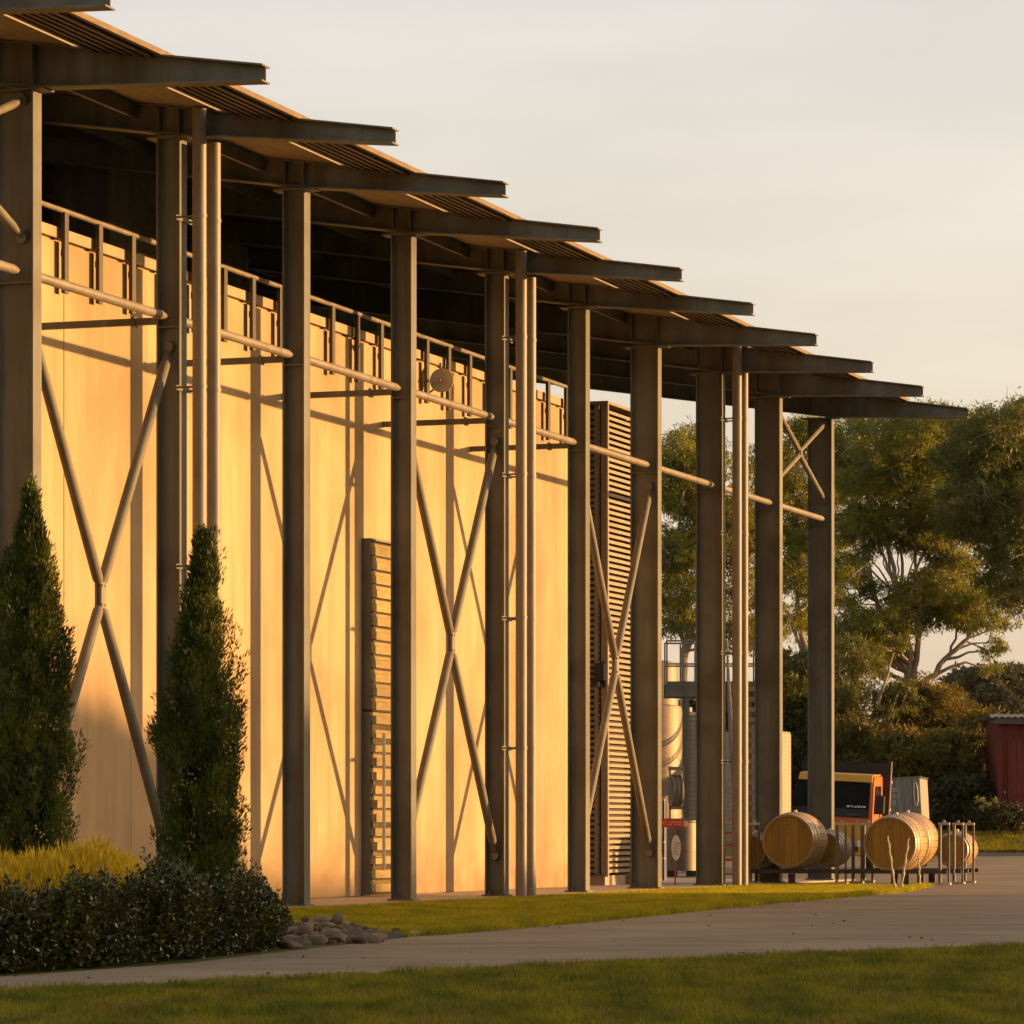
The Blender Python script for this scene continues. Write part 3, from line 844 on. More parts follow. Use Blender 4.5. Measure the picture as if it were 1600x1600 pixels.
# oval plate
ov = MB(); rx, rz_ = 0.082, 0.222
ring = [(rx * math.cos(2 * math.pi * k / 28), -0.035, sz(1324.5) + rz_ * math.sin(2 * math.pi * k / 28)) for k in range(28)]
ov.prism([(x + sx(1056.3), y, z) for x, y, z in ring], (0, 0.02, 0)); ov.build('oval_plate', M['white'], sg)
mb = MB()
for k in range(9):
    v = 1316 + k * 2.4
    hw = 0.05 * math.sqrt(max(0.05, 1 - ((v - 1324.5) / 16) ** 2))
    x = -hw
    while x < hw:
        wd = rnd.uniform(0.006, 0.016)
        mb.box(sx(1056.3) + x, sx(1056.3) + x + wd, -0.039, -0.0355, sz(v + 0.5), sz(v - 0.5)); x += wd + 0.006
mb.build('lettering', M['hose'], sg)
MB().lathe([(0.001, 0.0355), (0.016, 0.0355), (0.012, 0.039), (0.001, 0.039)], (sx(1060), 0, sz(1318)), (0, -1, 0), 12).build('emblem', M['signred'], sg)
Yb = gY(1378.5)
bp = empty('marker_pole', (pxX(1037.2, Yb), Yb, 0.0))
tag(bp, 'thin dark blue pole with pale bands beside the red sign', 'pole')
zt_ = px(0, 1248, Yb).z
MB().tube((0, 0, 0.0), (0, 0, zt_), 0.024).build('shaft', M['blue'], bp, smooth=True)
for v in (1250, 1316, 1341): MB().lathe([(0.0245, -0.01), (0.028, -0.01), (0.028, 0.012), (0.0245, 0.012)], (0, 0, px(0, v, Yb).z), n=14).build('band', M['white'], bp)
MB().tube((0.034, 0.012, 0.0), (0.034, 0.012, zt_ - 0.5), 0.011, n=8).build('cable', M['white'], bp)

# ------------------------------------------------------------------ barrels and racks
def make_barrel(name, rb, rh, Lb):
    """axis along local y, head at y=0 faces -y"""
    t = empty(name)
    prof = []
    for k in range(17):
        s = k / 16
        prof.append((rh + (rb - rh) * (1 - (2 * s - 1) ** 2), s * Lb))
    body = MB()
    ns = 26
    # staves: each with a shallow joint
    for k in range(ns):
        a0 = 2 * math.pi * k / ns + 0.008; a1 = 2 * math.pi * (k + 1) / ns - 0.008
        vs = []
        for r_, h in prof:
            for a, dr in ((a0, -0.004), (a0 + 0.02, 0), (a1 - 0.02, 0), (a1, -0.004)):
                vs.append(((r_ + dr) * math.cos(a), h, (r_ + dr) * math.sin(a)))
        fs = []
        for i in range(16):
            for q in range(3): fs.append((i * 4 + q, i * 4 + q + 1, i * 4 + q + 5, i * 4 + q + 4))
        body._add(vs, fs)
    # chime ends and inner rim
    body.lathe([(rh - 0.004, 0.0), (rh - 0.03, 0.0), (rh - 0.035, 0.05)], (0, 0, 0), (0, 1, 0), 52)
    body.lathe([(rh - 0.004, Lb), (rh - 0.03, Lb), (rh - 0.035, Lb - 0.05)], (0, 0, 0), (0, 1, 0), 52)
    body.lathe([(rh - 0.02, 0.01), (rb - 0.02, Lb / 2), (rh - 0.02, Lb - 0.01)], (0, 0, 0), (0, 1, 0), 26)
    body.build('staves', M['oak2'], t)
    def rad(h): s = h / Lb; return rh + (rb - rh) * (1 - (2 * s - 1) ** 2)
    for h, w in ((0.005, 0.045), (0.12, 0.04), (0.27, 0.045), (Lb - 0.315, 0.045), (Lb - 0.16, 0.04), (Lb - 0.05, 0.045)):
        MB().lathe([(rad(h) - 0.002, h), (rad(h) + 0.006, h), (rad(h + w) + 0.006, h + w), (rad(h + w) - 0.002, h + w)], (0, 0, 0), (0, 1, 0), 52).build('hoop', M['hoop'], t, smooth=True)
    nb = 7; rr2 = rh - 0.033
    rnd = random.Random(int(rb * 1000))
    cuts = [-rr2 + 2 * rr2 * k / nb for k in range(nb + 1)]
    for yy, th in ((0.035, 0.02), (Lb - 0.055, 0.02)):
        for k in range(nb):
            xa, xb = cuts[k] + 0.002, cuts[k + 1] - 0.002
            pts_t = []; pts_b = []
            for q in range(5):
                x = xa + (xb - xa) * q / 4
                zz = math.sqrt(max(rr2 * rr2 - x * x, 0))
                pts_t.append((x, yy + rnd.uniform(0, 0.0), zz)); pts_b.append((x, yy, -zz))
            d = rnd.uniform(-0.003, 0.003)
            poly = [(p[0], p[1] + d, p[2]) for p in pts_b + pts_t[::-1]]
            MB().prism(poly, (0, th, 0)).build('head_board', M['oak'], t)
    MB().lathe([(0.001, rb + 0.035), (0.03, rb + 0.035), (0.035, rb - 0.01)], (0, Lb / 2, 0), (0, 0, 1), 14).build('bung', M['peach'], t)
    MB().lathe([(0.001, -0.03), (0.014, -0.03), (0.016, -0.0)], (0, 0.033, rh * 0.62), (0, 1, 0), 12).build('stopper', M['bark_dark'], t)
    return t
AXR = -PHI
big0 = make_barrel('large_barrel', 0.53, 0.475, 1.06)
small0 = make_barrel('small_barrel', 0.35, 0.295, 0.93)
def place(proto, first, u, v, Y, label, group):
    o = proto if first else copy_tree(proto)
    o.location = px(u, v, Y); o.rotation_euler = (0, 0, AXR)
    tag(o, label, 'barrel', group)
    return o
TR = [29.75, 30.95, 32.15]
YA = bw(0.7, TR[0]).y
bA = place(big0, True, 1231, 1314, YA, 'large oak barrel with hoops overlapping the last but one steel column', 'large barrels on the racks')
YB = bw(2.3, TR[0]).y
bB = place(big0, False, 1390, 1318, YB, 'large oak barrel in front on the rack with a pale cane before its head', 'large barrels on the racks')
YC = bw(2.3, TR[1]).y
bC = place(big0, False, 1408, 1314, YC + 0.1, 'large oak barrel mostly hidden right behind the front one', 'large barrels on the racks')
YE = bw(1.0, TR[1]).y
place(small0, True, 1288, 1326, YE, 'small oak barrel in the middle between the two large ones', 'small barrels on the racks')
place(small0, False, 1171, 1330, bw(-0.2, TR[0] + 0.2).y, 'small oak barrel half hidden behind a downpipe', 'small barrels on the racks')
place(small0, False, 1487, 1328, bw(3.2, TR[2]).y, 'small oak barrel seen through the rack loops by the road', 'small barrels on the racks')

def loop_upright(mb, x, y, z0, z1, w=0.20, q=0.035):
    mb.box(x - w / 2, x - w / 2 + q * 1.3, y - q * 1.2, y + q * 1.2, z0, z1)
    mb.box(x + w / 2 - q, x + w / 2, y - q / 2, y + q / 2, z0, z1)
def rack(idx, t, n0, n1, ns, label):
    rk = empty('barrel_rack', bw(0, t), -PHI)
    tag(rk, label, 'rack', 'barrel racks')
    for dy in (0.12, 0.75):
        MB().box(n0, n1, dy - 0.035, dy + 0.035, 0.215, 0.285).build('rail', M['rack'], rk)
    for n in ns:
        for dy in (0.12,):
            mb = MB(); loop_upright(mb, n, dy, 0.06, 1.09); mb.build('upright', M['brace'], rk)
            MB().box(n - 0.1, n + 0.1, dy - 0.03, dy + 0.03, 1.092, 1.135).build('cap', M['rackcap'], rk)
            MB().prism([(n - 0.03, dy - 0.01, 1.137), (n + 0.03, dy - 0.01, 1.137), (n + 0.015, dy - 0.01, 1.18), (n - 0.015, dy - 0.01, 1.18)], (0, 0.02, 0)).build('lug', M['rackcap'], rk)
            MB().box(n - 0.12, n + 0.12, dy - 0.06, dy + 0.06, 0.02, 0.058).build('foot', M['rackcap'], rk)
    m = (n0 + n1) / 2
    for n in (n0 + 0.75, n1 - 0.75):
        MB().box(n - 0.06, n + 0.06, 0.1, 0.16, 0.02, 0.21).build('leg', M['rack'], rk)
        MB().box(n - 0.035, n + 0.035, 0.155, 0.715, 0.22, 0.28).build('cross_bar', M['rack'], rk)
    return rk
def n_at(u, t):
    # outward offset that appears in column u at axial position t
    lo, hi = -4.0, 8.0
    for _ in range(40):
        m = (lo + hi) / 2
        p = bw(m, t)
        if 800 + F * p.x / p.y < u: lo = m
        else: hi = m
    return lo
for k, (t, us, lb) in enumerate(((TR[0] - 0.05, (1176, 1312, 1473), 'front steel barrel rack with tall loop uprights at its ends'),
                             (TR[1] - 0.05, (1337, 1495), 'middle steel barrel rack standing behind the front rack'),
                             (TR[2] - 0.05, (1354, 1512), 'rearmost steel barrel rack with loop uprights'))):
    ns = [n_at(u, t) for u in us]
    rack(k, t, ns[0] - 0.05, ns[-1] + 0.05, ns, lb)

# three pruned canes stuck in the lawn tip
for (ub, vb, ut, vt, lb) in ((1399, 1391, 1387, 1306, 'leftmost of three pale pruned canes, leaning left before a barrel head'),
                             (1408, 1393, 1420, 1310, 'middle of three pale pruned canes, leaning right before a barrel'),
                             (1438, 1387, 1435, 1334, 'shortest pale pruned cane, upright at the tip of the lawn')):
    Yc = gY(vb)
    a = px(ub, vb, Yc); b = px(ut, vt, Yc)
    cn = empty('cane', (a.x, a.y, 0)); tag(cn, lb, 'cane', 'pruned canes in the lawn')
    pts = []; rad = []
    for q in range(13):
        s = q / 12
        p = (b - a) * s + Vector((0.006 * math.sin(q * 2.1), 0.005 * math.cos(q * 1.7), 0)); p.z = max(p.z, 0) if q else -0.05
        pts.append(p); rad.append(0.015 - 0.005 * s + (0.008 if q % 3 == 1 else 0))
    MB().path(pts, rad, 8).build('stem', M['cane'], cn, smooth=True)
    for q in (2, 4, 6, 8, 10):
        p = pts[q]; s = 1 if q % 4 else -1
        MB().path([p, p + Vector((0.03 * s, -0.01, 0.025))], [0.01, 0.004], 6).build('spur', M['cane'], cn)

# ------------------------------------------------------------------ orange truck
Yk = 82.0
tk = empty('flatbed_truck', (pxX(1294, Yk), Yk, zg(Yk)))
tk.rotation_euler = (0, R(3.0), R(-14.0))
tag(tk, 'orange and yellow cab-over truck with dark windscreen and black box behind', 'truck')
hw = 0.88
def cab_ring(y, zz0, zz1, inset):
    return [(-hw + inset, y, zz0), (hw - inset, y, zz0), (hw - inset, y, zz1), (-hw + inset, y, zz1)]
# cab shell: front faces -y ; raked screen
mb = MB()
side = [(0.0, 0.42), (0.0, 1.05), (0.08, 1.22), (0.40, 2.02), (0.52, 2.12), (1.55, 2.14), (1.62, 2.05), (1.62, 0.42)]
nvp = len(side)
vsl = []
for x, ins in ((-hw, 0.0), (-hw + 0.04, -0.0), (hw - 0.04, 0.0), (hw, 0.0)):
    for (y, z) in side:
        e_ = 0.05 if abs(x) == hw else 0.0
        vsl.append((x * (1 - 0.07 * max(0, (z - 1.1))), y + e_ * 0.6, z - (e_ * 0.5 if z > 1.9 else 0)))
fs = []
for c in range(3):
    for i in range(nvp):
        j = (i + 1) % nvp
        fs.append((c * nvp + i, c * nvp + j, (c + 1) * nvp + j, (c + 1) * nvp + i))
fs.append(tuple(range(nvp))); fs.append(tuple(3 * nvp + i for i in range(nvp))[::-1])
mb._add(vsl, fs)
cab = mb.build('cab', M['orange'], tk, bevel=0.03)
def plate(name, pts, ext, mat, parent=tk, bev=0.0):
    return MB().prism(pts, ext).build(name, mat, parent, bevel=bev)
# roof skin and lower bumper in yellow
plate('roof_panel', [(-0.80, 0.44, 2.115), (0.80, 0.44, 2.115), (0.80, 1.5, 2.15), (-0.80, 1.5, 2.15)], (0, 0, 0.03), M['yellow'], bev=0.012)
plate('roof_visor', [(-0.80, 0.33, 1.98), (0.80, 0.33, 1.98), (0.79, 0.43, 2.13), (-0.79, 0.43, 2.13)], (0, -0.03, 0.012), M['yellow'], bev=0.01)
MB().box(-0.90, 0.90, -0.05, 0.10, 0.40, 1.10).build('bumper', M['yellow'], tk, bevel=0.03)
MB().box(-0.62, 0.62, -0.062, -0.052, 0.50, 0.62).build('grille', M['black'], tk)
# windscreen panel and black face below it
def fpt(x, z):   # on the raked front plane, just proud
    if z >= 1.22: y = 0.08 + (z - 1.22) * 0.40
    else: y = 0.08 * (z - 1.05) / 0.17 if z > 1.05 else 0.0
    return (x, y - 0.012, z)
ws = plate('windscreen', [fpt(-0.885, 1.40), fpt(0.78, 1.40), fpt(0.755, 2.0), fpt(-0.825, 2.0)], (0, 0.010, 0.0), M['glass'])
plate('black_face', [fpt(-0.885, 1.225), fpt(0.79, 1.225), fpt(0.782, 1.395), fpt(-0.885, 1.395)], (0, 0.010, 0.0), M['black'])
mb = MB()
rnd = random.Random(6)
x = 0.30
for q in range(6):
    w_ = rnd.uniform(0.03, 0.07); p0 = fpt(x, 1.44); p1 = fpt(x, 1.48)
    mb.prism([(x, p0[1] - 0.006, 1.44), (x + w_, p0[1] - 0.006, 1.44), (x + w_, p1[1] - 0.006, 1.48), (x, p1[1] - 0.006, 1.48)], (0, 0.004, 0)); x += w_ + 0.02
mb.build('screen_marks', M['white'], tk)  # row of small pale strokes low on the windscreen
MB().box(0.32, 0.62, 0.06, 0.09, 1.275, 1.305).build('badge', M['steel'], tk)
for s in (-1, 1):
    MB().box(s * 0.72 - 0.12, s * 0.72 + 0.12, -0.065, -0.052, 0.60, 0.75).build('headlight', M['white'], tk, bevel=0.01)
    MB().path([(s * 0.25, fpt(0, 1.4)[1] - 0.01, 1.40), (s * 0.55, fpt(0, 1.5)[1] - 0.012, 1.50)], 0.008, 6).build('wiper', M['black'], tk)
    # side window, door line, mirror
    xs = s * (hw - 0.02)
    plate('side_window', [(s * 0.874 , 0.42, 1.32), (s * 0.874, 1.30, 1.32), (s * 0.842, 1.30, 1.92), (s * 0.842, 0.62, 1.92)], (s * 0.006, 0, 0), M['glass'])
    mir = empty('mirror', (0, 0, 0), 0, tk) if s > 0 else None
    if s > 0: MB().path([(s * 0.90, 0.15, 1.15), (s * 1.05, -0.05, 1.22), (s * 1.05, -0.08, 1.75), (s * 0.9, 0.30, 1.85)], 0.012, 6).build('mirror_arm', M['black'], mir)
    if s > 0: MB().box(s * 1.05 - 0.10, s * 1.05 + 0.10, -0.12, -0.05, 1.32, 1.72).build('mirror_head', M['black'], mir, bevel=0.02)
    MB().box(s * 0.90 - 0.005, s * 0.90 + 0.005, 1.05, 1.2, 1.10, 1.14).build('door_handle', M['black'], tk)
    for y in (0.75, 4.0):
        w_ = empty('wheel', (s * 0.76, y, 0.40), 0, tk)
        MB().lathe([(0.22, -0.11), (0.38, -0.11), (0.40, -0.08), (0.40, 0.08), (0.38, 0.11), (0.22, 0.11)], (0, 0, 0), (1, 0, 0), 28, closed=True).build('tyre', M['tyre'], w_, smooth=True)
        MB().lathe([(0.01, -0.06), (0.2, -0.08), (0.225, -0.1), (0.225, 0.1), (0.2, 0.08), (0.01, 0.06)], (0, 0, 0), (1, 0, 0), 28).build('rim', M['galv'], w_, smooth=True)
MB().box(-0.45, 0.45, 0.4, 5.2, 0.50, 0.66).build('chassis', M['black'], tk)
MB().box(-0.98, 0.98, 1.75, 1.82, 0.75, 2.42).build('headboard', M['black'], tk)
MB().box(-0.98, -0.92, 1.83, 5.2, 0.75, 1.05).build('side_board', M['black'], tk)
MB().box(0.96, 1.02, 1.83, 5.2, 0.75, 1.05).build('side_board', M['black'], tk)
MB().box(-1.0, 1.04, 1.83, 5.2, 0.68, 0.745).build('deck', M['black'], tk)
for z in (0.8, 1.4, 2.0): MB().box(0.982, 1.005, 1.74, 1.84, z, z + 0.05).build('latch', M['rackcap'], tk)
MB().box(0.975, 1.0, 1.70, 1.735, 0.75, 2.47).build('corner_post', M['rackcap'], tk)

# ------------------------------------------------------------------ grey boarded trailer beside the truck
Yq = 87.0
gx0, gx1 = pxX(1382, Yq), pxX(1444, Yq)
gz = zg(Yq)
gt = empty('boarded_trailer', (gx0, Yq, gz), 0)
gt.rotation_euler = (0, R(-3.0), R(-10))
tag(gt, 'weathered grey boarded trailer with faded pale lettering and looped straps', 'trailer')
gw = gx1 - gx0; gh0 = 0.55; gh1 = px(0, 1216, Yq).z - gz
nb = 5
for k in range(nb):
    a = gw * k / nb; b = gw * (k + 1) / nb
    MB().box(a + 0.004, b - 0.004, 0.0 + 0.004 * (k % 2), 0.03, gh0, gh1 - 0.03).build('board', M['greyboard'], gt)
MB().box(-0.01, gw + 0.01, -0.012, 0.03, gh1 - 0.028, gh1).build('top_rail', M['louvre'], gt)
MB().box(0.0, gw, 0.04, 2.6, gh0 - 0.1, gh1 - 0.05).build('box_body', M['greyboard'], gt)
MB().box(-0.02, gw + 0.02, 0.03, 2.65, gh1 - 0.045, gh1 - 0.005).build('box_lid', M['black'], gt)
for x in (0.1, gw - 0.1):
    w_ = empty('wheel', (x, 1.3, 0.30), 0, gt)
    MB().lathe([(0.15, -0.08), (0.29, -0.08), (0.30, 0.0), (0.29, 0.08), (0.15, 0.08)], (0, 0, 0), (1, 0, 0), 24, closed=True).build('tyre', M['tyre'], w_)
    MB().lathe([(0.01, -0.05), (0.16, -0.06), (0.16, 0.06), (0.01, 0.05)], (0, 0, 0), (1, 0, 0), 24).build('rim', M['galv'], w_)
MB().path([(0.09, -0.03, gh1 - 0.10), (0.03, -0.035, gh1 - 0.45), (0.0, -0.035, gh1 - 0.8), (0.02, -0.03, gh0)], [0.018, 0.022, 0.022, 0.02], 8).build('strap', M['white'], gt, smooth=True)
ring = [(gw - 0.10 + 0.045 * math.cos(2 * math.pi * k / 24), -0.03, gh1 - 0.40 + 0.26 * math.sin(2 * math.pi * k / 24)) for k in range(25)]
MB().path(ring, 0.011, 8, cap=False).build('strap_loop', M['white'], gt, smooth=True)
rnd = random.Random(12)
for z, x0, x1, h in ((gh1 - 0.24, 0.14, 0.40, 0.085), (gh1 - 0.38, 0.12, 0.40, 0.085), (gh1 - 0.52, 0.22, 0.33, 0.10)):
    mb = MB(); x = x0
    while x < x1:
        w_ = rnd.uniform(0.016, 0.03)
        kind = rnd.randrange(3)
        mb.box(x, x + 0.008, -0.006, -0.001, z - h, z)
        if kind != 1: mb.box(x + 0.009, x + w_, -0.006, -0.001, z - 0.014, z)
        if kind != 0: mb.box(x + 0.009, x + w_, -0.006, -0.001, z - h, z - h + 0.014)
        if kind == 2: mb.box(x + 0.009, x + w_, -0.006, -0.001, z - h * 0.55, z - h * 0.42)
        x += w_ + 0.007
    mb.build('lettering', M['white'], gt)

# ------------------------------------------------------------------ red shed
Yd = 106.0
sh = empty('red_shed', (pxX(1561, Yd), Yd, zg(Yd)))
tag(sh, 'dark red timber shed with pale corrugated roof at the right edge', 'shed')
sz1 = px(0, 1126, Yd).z - zg(Yd)
sb = px(0, 1282, Yd).z - zg(Yd)
wd = 3.4
MB().box(0.02, wd, 0.03, 3.0, sb, sz1).build('wall_core', M['redpaint'], sh)
MB().box(0.1, wd - 0.1, 0.1, 2.9, -0.6, sb).build('base', M['bark_dark'], sh)
k = 0; x = 0.0
while x < wd:
    MB().box(x + 0.004, min(x + 0.14, wd) - 0.004, 0.0, 0.028, sb, sz1 - 0.001).build('board', M['redpaint'], sh); x += 0.14
MB().box(-0.03, 0.10, -0.025, 0.0, sb, sz1).build('corner_board', M['redpaint'], sh)
xd = pxX(1579, Yd) - pxX(1561, Yd)
zd0 = px(0, 1262, Yd).z - zg(Yd); zd1 = px(0, 1158, Yd).z - zg(Yd)
dr = empty('shed_door', (0, 0, 0), 0, sh)
for q in range(6): MB().box(xd + q * 0.16 + 0.003, xd + q * 0.16 + 0.157, -0.04, -0.004, zd0, zd1).build('board', M['reddoor'], dr)
MB().box(xd - 0.08, xd - 0.004, -0.06, -0.002, zd0 - 0.05, zd1 + 0.08).build('door_frame', M['redpaint'], dr)
MB().box(xd, xd + 1.0, -0.055, -0.002, zd1 + 0.004, zd1 + 0.08).build('door_frame', M['redpaint'], dr)
MB().lathe([(0.001, 0.05), (0.022, 0.05), (0.03, 0.0)], (xd - 0.16, -0.01, px(0, 1238, Yd).z - zg(Yd)), (0, -1, 0), 12).build('door_knob', M['rackcap'], dr)
MB().box(-0.18, wd + 0.2, -0.22, 0.0, sz1 - 0.10, sz1 - 0.02).build('soffit_board', M['redpaint'], sh)
MB().box(-0.16, wd + 0.2, -0.27, -0.222, sz1 - 0.10, sz1 + 0.07).build('fascia', M['rib'], sh)
mb = MB()
nx = 46; zz = []
vs = []
for q in range(nx + 1):
    x = -0.30 + (wd + 0.6) * q / nx
    h = 0.018 * math.cos(q * math.pi)
    vs.append((x, -0.34, sz1 + 0.17 + h)); vs.append((x, 3.2, sz1 + 0.12 + h)); vs.append((x, -0.34, sz1 + 0.085 + h)); vs.append((x, 3.2, sz1 + 0.08 + h))
fs = []
for q in range(nx):
    a = q * 4; b = a + 4
    fs += [(a, b, b + 1, a + 1), (a + 2, a + 3, b + 3, b + 2), (a, a + 2, b + 2, b)]
mb._add(vs, fs); mb.build('corrugated_roof', M['corr'], sh)

# ------------------------------------------------------------------ river stones by the shrub
rs = random.Random(21)
def rock_mesh(seed):
    rr = np.random.default_rng(seed)
    import bmesh
    bm = bmesh.new()
    bmesh.ops.create_icosphere(bm, subdivisions=3, radius=1.0)
    cutn = unit(rr.normal(size=(4, 3))); cutd = rr.uniform(0.62, 0.85, 4)
    fr = rr.normal(size=(5, 3)) * 1.3; ph = rr.uniform(0, 6.28, 5)
    for v in bm.verts:
        c = np.array(v.co)
        d = 1 + 0.085 * sum(math.sin(float(f @ c) + p) for f, p in zip(fr, ph)) + 0.03 * math.sin(float(fr[0] @ c) * 5 + 1) * math.sin(float(fr[1] @ c) * 4)
        v.co *= d
        for nn, dd in zip(cutn, cutd):
            e_ = float(nn @ np.array(v.co)) - dd
            if e_ > 0: v.co -= Vector(nn) * e_ * 0.85
    me = bpy.data.meshes.new('stone'); bm.to_mesh(me); bm.free()
    me.materials.append(M['stone'])
    me.polygons.foreach_set('use_smooth', [True] * len(me.polygons))
    return me
RM = [rock_mesh(k) for k in range(7)]
def stone(u, v, wpx, hpx, Y, rot, label, zrot=None):
    s = F / Y
    c = px(u, v, Y)
    o = link_mesh('stone', rs.choice(RM), None, c, (rs.uniform(-0.2, 0.2), rot, rs.uniform(0, 6.28)),
                  (wpx / s / 2, wpx / s / 2 * rs.uniform(0.8, 1.1), hpx / s / 2))
    tag(o, label, 'stone', 'river stones piled beside the shrub')
    return o
prom = [(617, 1461, 24, 26, 37.0, 0.1, 'round grey stone standing alone at the right end of the stone pile'),
        (530, 1440, 22, 28, 37.6, 0.3, 'upright stone at the top of the stone pile'),
        (503, 1436, 30, 14, 37.4, 0.05, 'flat dark stone lying at the top of the pile beside the upright stone'),
        (474, 1458, 34, 28, 34.8, 0.5, 'big sloping stone near the shrub end of the pile'),
        (600, 1462, 38, 15, 36.6, 0.12, 'long low stone next to the lone round one'),
        (498, 1473, 30, 22, 33.6, 0.0, 'dark rounded stone at the roadside front of the pile'),
        (519, 1474, 18, 16, 33.6, 0.0, 'pale small round stone at the roadside front of the pile'),
        (452, 1478, 36, 18, 32.4, 0.1, 'wide pale stone half under the shrub'),
        (545, 1470, 28, 18, 34.4, 0.2, 'low brown stone in the middle of the pile front')]
for p in prom: stone(*p)
for k in range(64):
    s = k / 63.0
    u = 440 + rs.random() * 160
    f = (u - 440) / 160
    vtop = 1438 + 20 * max(0, f - 0.35) / 0.65 ; vbot = 1482 - 16 * f
    q = rs.random()
    v = vtop + (vbot - vtop) * q
    Y = 37.6 - 4.6 * q + (0.8 * f)
    stone(u, v, rs.choice((rs.uniform(9, 16), rs.uniform(15, 26), rs.uniform(24, 40))), rs.uniform(8, 22), Y, rs.uniform(-0.5, 0.5), 'brown river stone lying among the others in the pile')
# earth under the pile so no stone hangs in the air
mb = MB()
pts = []
for a in range(20):
    an = 2 * math.pi * a / 20
    pts.append((math.cos(an), math.sin(an)))
vs = [(pxX(515, 35.3), 35.4, 0.06)]
for rr_, zz in ((0.5, 0.045), (0.8, 0.02), (0.95, -0.02)):
    for c, s_ in pts: vs.append((pxX(515, 35.3) + c * 0.62 * rr_ + s_ * 0.5 * rr_, 35.4 + s_ * 2.1 * rr_, zz))
fs = [(0, 1 + k, 1 + (k + 1) % 20) for k in range(20)]
for ring_ in range(2):
    for k in range(20): fs.append((1 + ring_ * 20 + k, 21 + ring_ * 20 + k, 21 + ring_ * 20 + (k + 1) % 20, 1 + ring_ * 20 + (k + 1) % 20))
mb._add(vs, fs); o = mb.build('soil_mound', M['dirt'], smooth=True); o['kind'] = 'structure'

